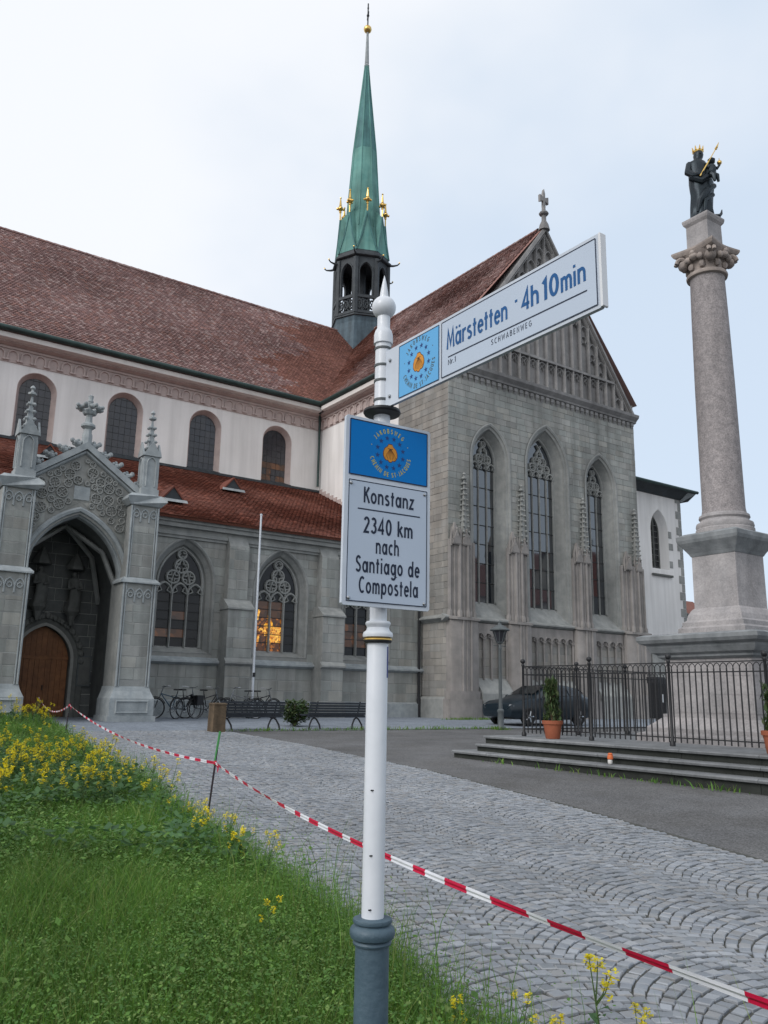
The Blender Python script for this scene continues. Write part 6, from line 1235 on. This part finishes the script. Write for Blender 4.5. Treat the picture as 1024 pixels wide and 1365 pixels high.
# ---------------------------------------------------------------- bicycles
def bicycle(label, e, t, rz, fm):
    b = thing('bicycle', label, 'bicycle', (e,t,gz(e,t)), rz, 'bicycles against the church wall'); b.rotation_euler = (0, 0, rz); R_ = .34
    for x in (-.52,.52):
        w_ = bpy.data.objects.new('wheel', None); C.objects.link(w_); w_.parent = b; w_.location = (x,0,R_)
        m1 = MB(); m1.tube([(R_*.965*math.cos(2*PI*k/28),0,R_*.965*math.sin(2*PI*k/28)) for k in range(29)], .019, 6); m1.build('tyre', M['rubber'], w_)
        m1 = MB(); m1.tube([(R_*.90*math.cos(2*PI*k/28),0,R_*.90*math.sin(2*PI*k/28)) for k in range(29)], .010, 5); 
        for k in range(14): a = 2*PI*k/14; m1.tube([(0,.02*(-1)**k,0),(R_*.9*math.cos(a),0,R_*.9*math.sin(a))], .0025, 3)
        m1.tube([(0,-.05,0),(0,.05,0)], .02, 6); m1.build('rim', M['steel'], w_)
    m1 = MB(); bb = (-.06,0,.30); sd = (-.20,0,.80); hd = (.34,0,.82)
    for p, q, r in ((bb,sd,.017),(bb,hd,.019),((-.17,0,.68),hd,.017),(bb,(-.52,.05,R_),.010),(bb,(-.52,-.05,R_),.010),((-.18,0,.72),(-.52,.05,R_),.009),((-.18,0,.72),(-.52,-.05,R_),.009)): m1.tube([p,q], r, 6)
    m1.build('frame', fm, b)
    m1 = MB(); m1.tube([(.30,0,.94),(.36,0,.76),(.42,0,.60)], .018, 6); 
    for s_ in (-1,1): m1.tube([(.42,s_*.02,.62),(.44,s_*.055,.55),(.52,s_*.055,R_)], .011, 6)
    m1.build('fork', M['steel'], b)
    m1 = MB(); m1.tube([(.30,0,.92),(.28,0,1.02)], .014, 6); m1.tube([(.10,-.30,1.06),(.20,-.26,1.07),(.29,-.10,1.03),(.29,.10,1.03),(.20,.26,1.07),(.10,.30,1.06)], .013, 6); m1.build('handlebar', M['steel'], b)
    m1 = MB(); m1.tube([sd,(-.23,0,.92)], .013, 6); m1.loft([[(x,y*wd,z_) for y,z_ in ((-1,.95),(-.5,.975),(.5,.975),(1,.95),(.5,.93),(-.5,.93))] for x, wd in ((-.36,.07),(-.30,.085),(-.2,.06),(-.08,.022))]); m1.build('saddle', M['black_plastic'], b)
    m1 = MB(); m1.tube([(-.06,-.06,.30),(-.06,.06,.30)], .03, 8); m1.tube([(-.06,.07,.30),(.08,.07,.22)], .011, 5); m1.tube([(-.06,-.07,.30),(-.20,-.07,.38)], .011, 5); m1.box(.04,.13,.07,.15,.205,.225); m1.box(-.25,-.16,-.15,-.07,.37,.39); m1.tube([(.03*math.cos(2*PI*k/12)*3-.06,.05,.30+.09*math.sin(2*PI*k/12)) for k in range(13)], .008, 4); m1.build('crank', M['steel'], b)
    m1 = MB(); m1.cut(); m1.tube([(-.52+.37*math.cos(a),0,R_+.37*math.sin(a)) for a in [rad(20+14*k) for k in range(11)]], .016, 5); m1.cut(); m1.tube([(.52+.37*math.cos(a),0,R_+.37*math.sin(a)) for a in [rad(30+14*k) for k in range(10)]], .016, 5); m1.build('mudguard', M['black_plastic'], b)
    m1 = MB(); m1.box(-.75,-.30,-.07,.07,.745,.76); m1.tube([(-.70,.06,.75),(-.52,.06,R_)], .007, 5); m1.tube([(-.70,-.06,.75),(-.52,-.06,R_)], .007, 5); m1.build('luggage_rack', M['iron'], b)
    return b
fr1 = mk('bike_black', (.015,.016,.02), rough=.3, bump=0); fr2_ = mk('bike_blue', (.02,.06,.10), rough=.3, bump=0); fr3_ = mk('bike_grey', (.16,.17,.18), rough=.3, bump=0)
bicycle('bicycle leaning nearest the porch pier, front wheel to the left', 10.75, 27.75, PI-.12, fr2_)
bicycle('bicycle with a dark bag, second from the porch pier', 11.15, 27.35, .55, fr1)
b3 = bicycle('black bicycle with a pannier, third from the porch pier', 12.05, 27.6, .25, fr1)
bicycle('grey bicycle half hidden by the wooden post', 13.25, 27.5, PI-.3, fr3_)
bicycle('dark bicycle behind the left bench by the flagpole', 14.2, 27.8, .15, fr1)
m1 = MB(); m1.box(-.62,-.36,-.20,-.07,.45,.78); m1.box(-.62,-.36,.07,.20,.45,.78); m1.build('pannier', M['black_plastic'], b3)
# ---------------------------------------------------------------- barrier tape and stakes
def stake(label, e, t, z0, z1, le, lt, green):
    s_ = thing('barrier_stake', label, 'stake', (e,t,z0)); m1 = MB(); m1.tube([(0,0,-.15),(le*.78,lt*.78,(z1-z0)*.78)], .011, 6); m1.build('rod', M['stake_dark'], s_); m1 = MB(); m1.tube([(le*(.55 if green else .9),lt*(.55 if green else .9),(z1-z0)*(.60 if green else .95)),(le,lt,z1-z0)], .0125, 6); m1.build('painted_top', M['stake_green'] if green else M['stake_dark'], s_)
    m1 = MB(); m1.tube([(le*.7,lt*.7,(z1-z0)*.70),(le*.78,lt*.78,(z1-z0)*.78)], .0118, 6); m1.build('rod_upper', M['stake_dark'], s_)
    return s_
S1, S2, S3 = (5.08,18.9,1.298), (4.09,9.08,.835), (1.95,.35,.90)
stake('thin dark stake with tape knotted at its tip, near the porch', 5.038, 18.93, .52, 1.30, .042, -.03, False); stake('thin leaning stake with a bright green upper half beside the yellow flowers', 4.04, 9.12, .25, 1.18, .08, -.055, True); stake('thin stake holding the near end of the barrier tape', 1.93, .40, gz(1.9,.4), 1.0, .03, -.07, True)
tp = thing('barrier_tape', 'red and white striped barrier tape sagging between thin stakes', 'tape', S2)
def tape_pts(a, b, sag, n):
    return [Vector(a).lerp(Vector(b), k/n) - Vector((0,0,sag*4*(k/n)*(1-k/n))) for k in range(n+1)]
m1 = MB(); seg = []; full = []
for a, b, sg in (((6.02,25.66,1.40),S1,.25),(S1,S2,.17),(S2,S3,.135)):
    n = int((Vector(a)-Vector(b)).length/.11); pts = tape_pts(a,b,sg,n); full += pts if not full else pts[1:]
d = 0; cur = []; col = 0; per = .225
acc = [0]
for p, q in zip(full, full[1:]): acc.append(acc[-1]+(q-p).length)
nfold = lambda s: .15+.3*math.sin(s*1.1)+.2*math.sin(s*2.7)
sd_ = [0.0]; k = 0; tot = acc[-1]; vals = sorted(set([round(x,4) for x in np.arange(0,tot,.075)] + [tot]))
xs = np.array(acc); FX = [np.interp(vals, xs, [p[i] for p in full]) for i in range(3)]
for i in range(len(vals)-1):
    def sec(j):
        p = Vector((FX[0][j],FX[1][j],FX[2][j])); jn = min(j+1,len(vals)-1); jp = max(j-1,0); dd = Vector((FX[0][jn]-FX[0][jp],FX[1][jn]-FX[1][jp],FX[2][jn]-FX[2][jp])).normalized(); sd = dd.cross(Vector((0,0,1))).normalized(); up = sd.cross(dd); a = nfold(vals[j]); w_ = (up*math.cos(a)+sd*math.sin(a)); nrm_ = w_.cross(dd)
        return [tuple(p+w_*x+nrm_*y) for x, y in ((-.015,.0),(-.006,.003),(.004,-.002),(.015,.001))]
    A_, B_ = sec(i), sec(i+1); m1.add(A_+B_, [(k_,k_+1,k_+5,k_+4) for k_ in range(3)], int(vals[i]/per) % 2, False)
m1.build('tape_strip', [M['tape_white'], M['tape_red']], tp, S2)
for nm, p in (('knot',S1),('knot',S2)):
    m1 = MB(); m1.ball((p[0],p[1],p[2]),.022,7,5,0,(1,1,1.2)); m1.tube([p,(p[0]+.03,p[1]-.02,p[2]-.05),(p[0]+.02,p[1]-.03,p[2]-.10)], [.012,.010,.004], 4); m1.build('knot', M['tape_red'], tp, S2)
# ---------------------------------------------------------------- mustard plants with yellow flowers
def mustard(seed, h, nb):
    r = random.Random(seed); root = bpy.data.objects.new('mustard_plant', None); C.objects.link(root); st_, fo, bl = MB(), MB(), MB()
    def flower(c, s):
        a0 = r.uniform(0,2*PI); t1 = r.uniform(-.5,.5); t2 = r.uniform(-.5,.5)
        for k in range(4):
            a = a0+k*PI/2; d = Vector((math.cos(a),math.sin(a),.25+t1*math.cos(a)+t2*math.sin(a)))*s; q = Vector((-math.sin(a),math.cos(a),0))*s*.45; c_ = Vector(c); bl.add([tuple(c_),tuple(c_+d*.6+q),tuple(c_+d),tuple(c_+d*.6-q)], [(0,1,2,3)])
    def raceme(top, n):
        for k in range(n): a = r.uniform(0,2*PI); rr = r.uniform(.004,.026); c = (top[0]+rr*math.cos(a), top[1]+rr*math.sin(a), top[2]-r.uniform(-.01,.05)); flower(c, r.uniform(.012,.019))
    lean = (r.uniform(-.1,.1),r.uniform(-.1,.1)); top = (lean[0],lean[1],h); st_.tube([(0,0,0),(lean[0]*.3,lean[1]*.3,h*.5),top], [.006,.0045,.002], 5); raceme(top, 16)
    for k in range(nb):
        u = r.uniform(.45,.8); a = r.uniform(0,2*PI); b0 = (lean[0]*u*.8,lean[1]*u*.8,h*u); L_ = h*r.uniform(.18,.36); t_ = (b0[0]+L_*.5*math.cos(a), b0[1]+L_*.5*math.sin(a), b0[2]+L_*.8); st_.tube([b0,(b0[0]+L_*.3*math.cos(a),b0[1]+L_*.3*math.sin(a),b0[2]+L_*.35),t_], [.004,.003,.0015], 4); raceme(t_, 12)
    for k in range(15):
        u = r.uniform(.03,.66); a = r.uniform(0,2*PI); L_ = lerp(.20,.06,u/.6)*r.uniform(.8,1.2); b0 = Vector((lean[0]*u*.8,lean[1]*u*.8,h*u)); d = Vector((math.cos(a),math.sin(a),.55)); s_ = Vector((-math.sin(a),math.cos(a),0)); w_ = L_*.26
        P = [b0, b0+d*L_*.3+s_*w_*.4, b0+d*L_*.5+s_*w_*.8, b0+d*L_*.75+s_*w_, b0+d*L_*1.0-Vector((0,0,L_*.25)), b0+d*L_*.75-s_*w_, b0+d*L_*.5-s_*w_*.8, b0+d*L_*.3-s_*w_*.4]; mid = b0+d*L_*.6-Vector((0,0,L_*.06)); P = [tuple(p) for p in P]+[tuple(mid)]
        fo.add(P, [(i,(i+1)%8,8) for i in range(8)])
    st_.build('stem', M['stem'], root); fo.build('foliage', M['mustard_leaf'], root); bl.build('blossom', M['petal'], root); return root
protos = [mustard(i, random.uniform(.5,.72), 2+i % 4) for i in range(8)]; first = [True]*8
def plant(e, t, label, group, sc=1.0, sink=0.0):
    k = random.randrange(8); o = protos[k] if first[k] else copy_tree(protos[k]); first[k] = False
    o.location = (e,t,gh(e,t)-.03-sink); o.rotation_euler = (0,0,random.uniform(0,2*PI)); o.scale = (sc,)*3; tag(o, label, 'flowering plant', group)
def spread(n, fn, label, group, sc=(.75,1.1)):
    for i in range(n):
        e, t = fn(); plant(e, t, label, group, random.uniform(*sc))
def near_edge(t0, t1, w0, w1): 
    def f():
        t = random.uniform(t0,t1); return eL(t)-random.uniform(w0,w1), t
    return f
spread(95, near_edge(8.6,14.5,.05,2.6), 'yellow flowering mustard plant in the dense patch along the verge, left of the green-topped stake', 'mustard plants in the dense patch')
spread(34, lambda: (random.uniform(.9,2.6), random.uniform(8.6,11.2)), 'yellow flowering mustard plant in the bright cluster at the left edge of the verge', 'mustard plants in the left cluster')
spread(52, near_edge(20.5,25.3,.05,2.4), 'yellow flowering mustard plant far back on the verge before the porch', 'mustard plants before the porch', (.8,1.15))
spread(15, near_edge(5.8,8.4,-.05,.45), 'yellow flowering mustard plant right of the green-topped stake at the cobble edge', 'mustard plants right of the green-topped stake', (.55,.8))
for e, t, l, sc in ((2.80,2.45,'tall yellow flowering stalk overlapping the barrier tape at lower right',.95),(2.62,2.75,'small yellow flowering plant left of the tall stalk at lower right',.62),(2.90,2.35,'yellow flowering plant at the bottom right corner of the verge',.66),(2.5,3.0,'low yellow flower beside the base of the post, right side',.5),(2.68,2.6,'short yellow flower at the bottom edge, under the barrier tape',.55)): plant(e, t, l, 'mustard plants at lower right', sc)
for e, t, l, sc in ((2.35,4.35,'pair of small yellow flowers just left of the signpost pole',.6),): plant(e, t, l, 'mustard plants by the post', sc)
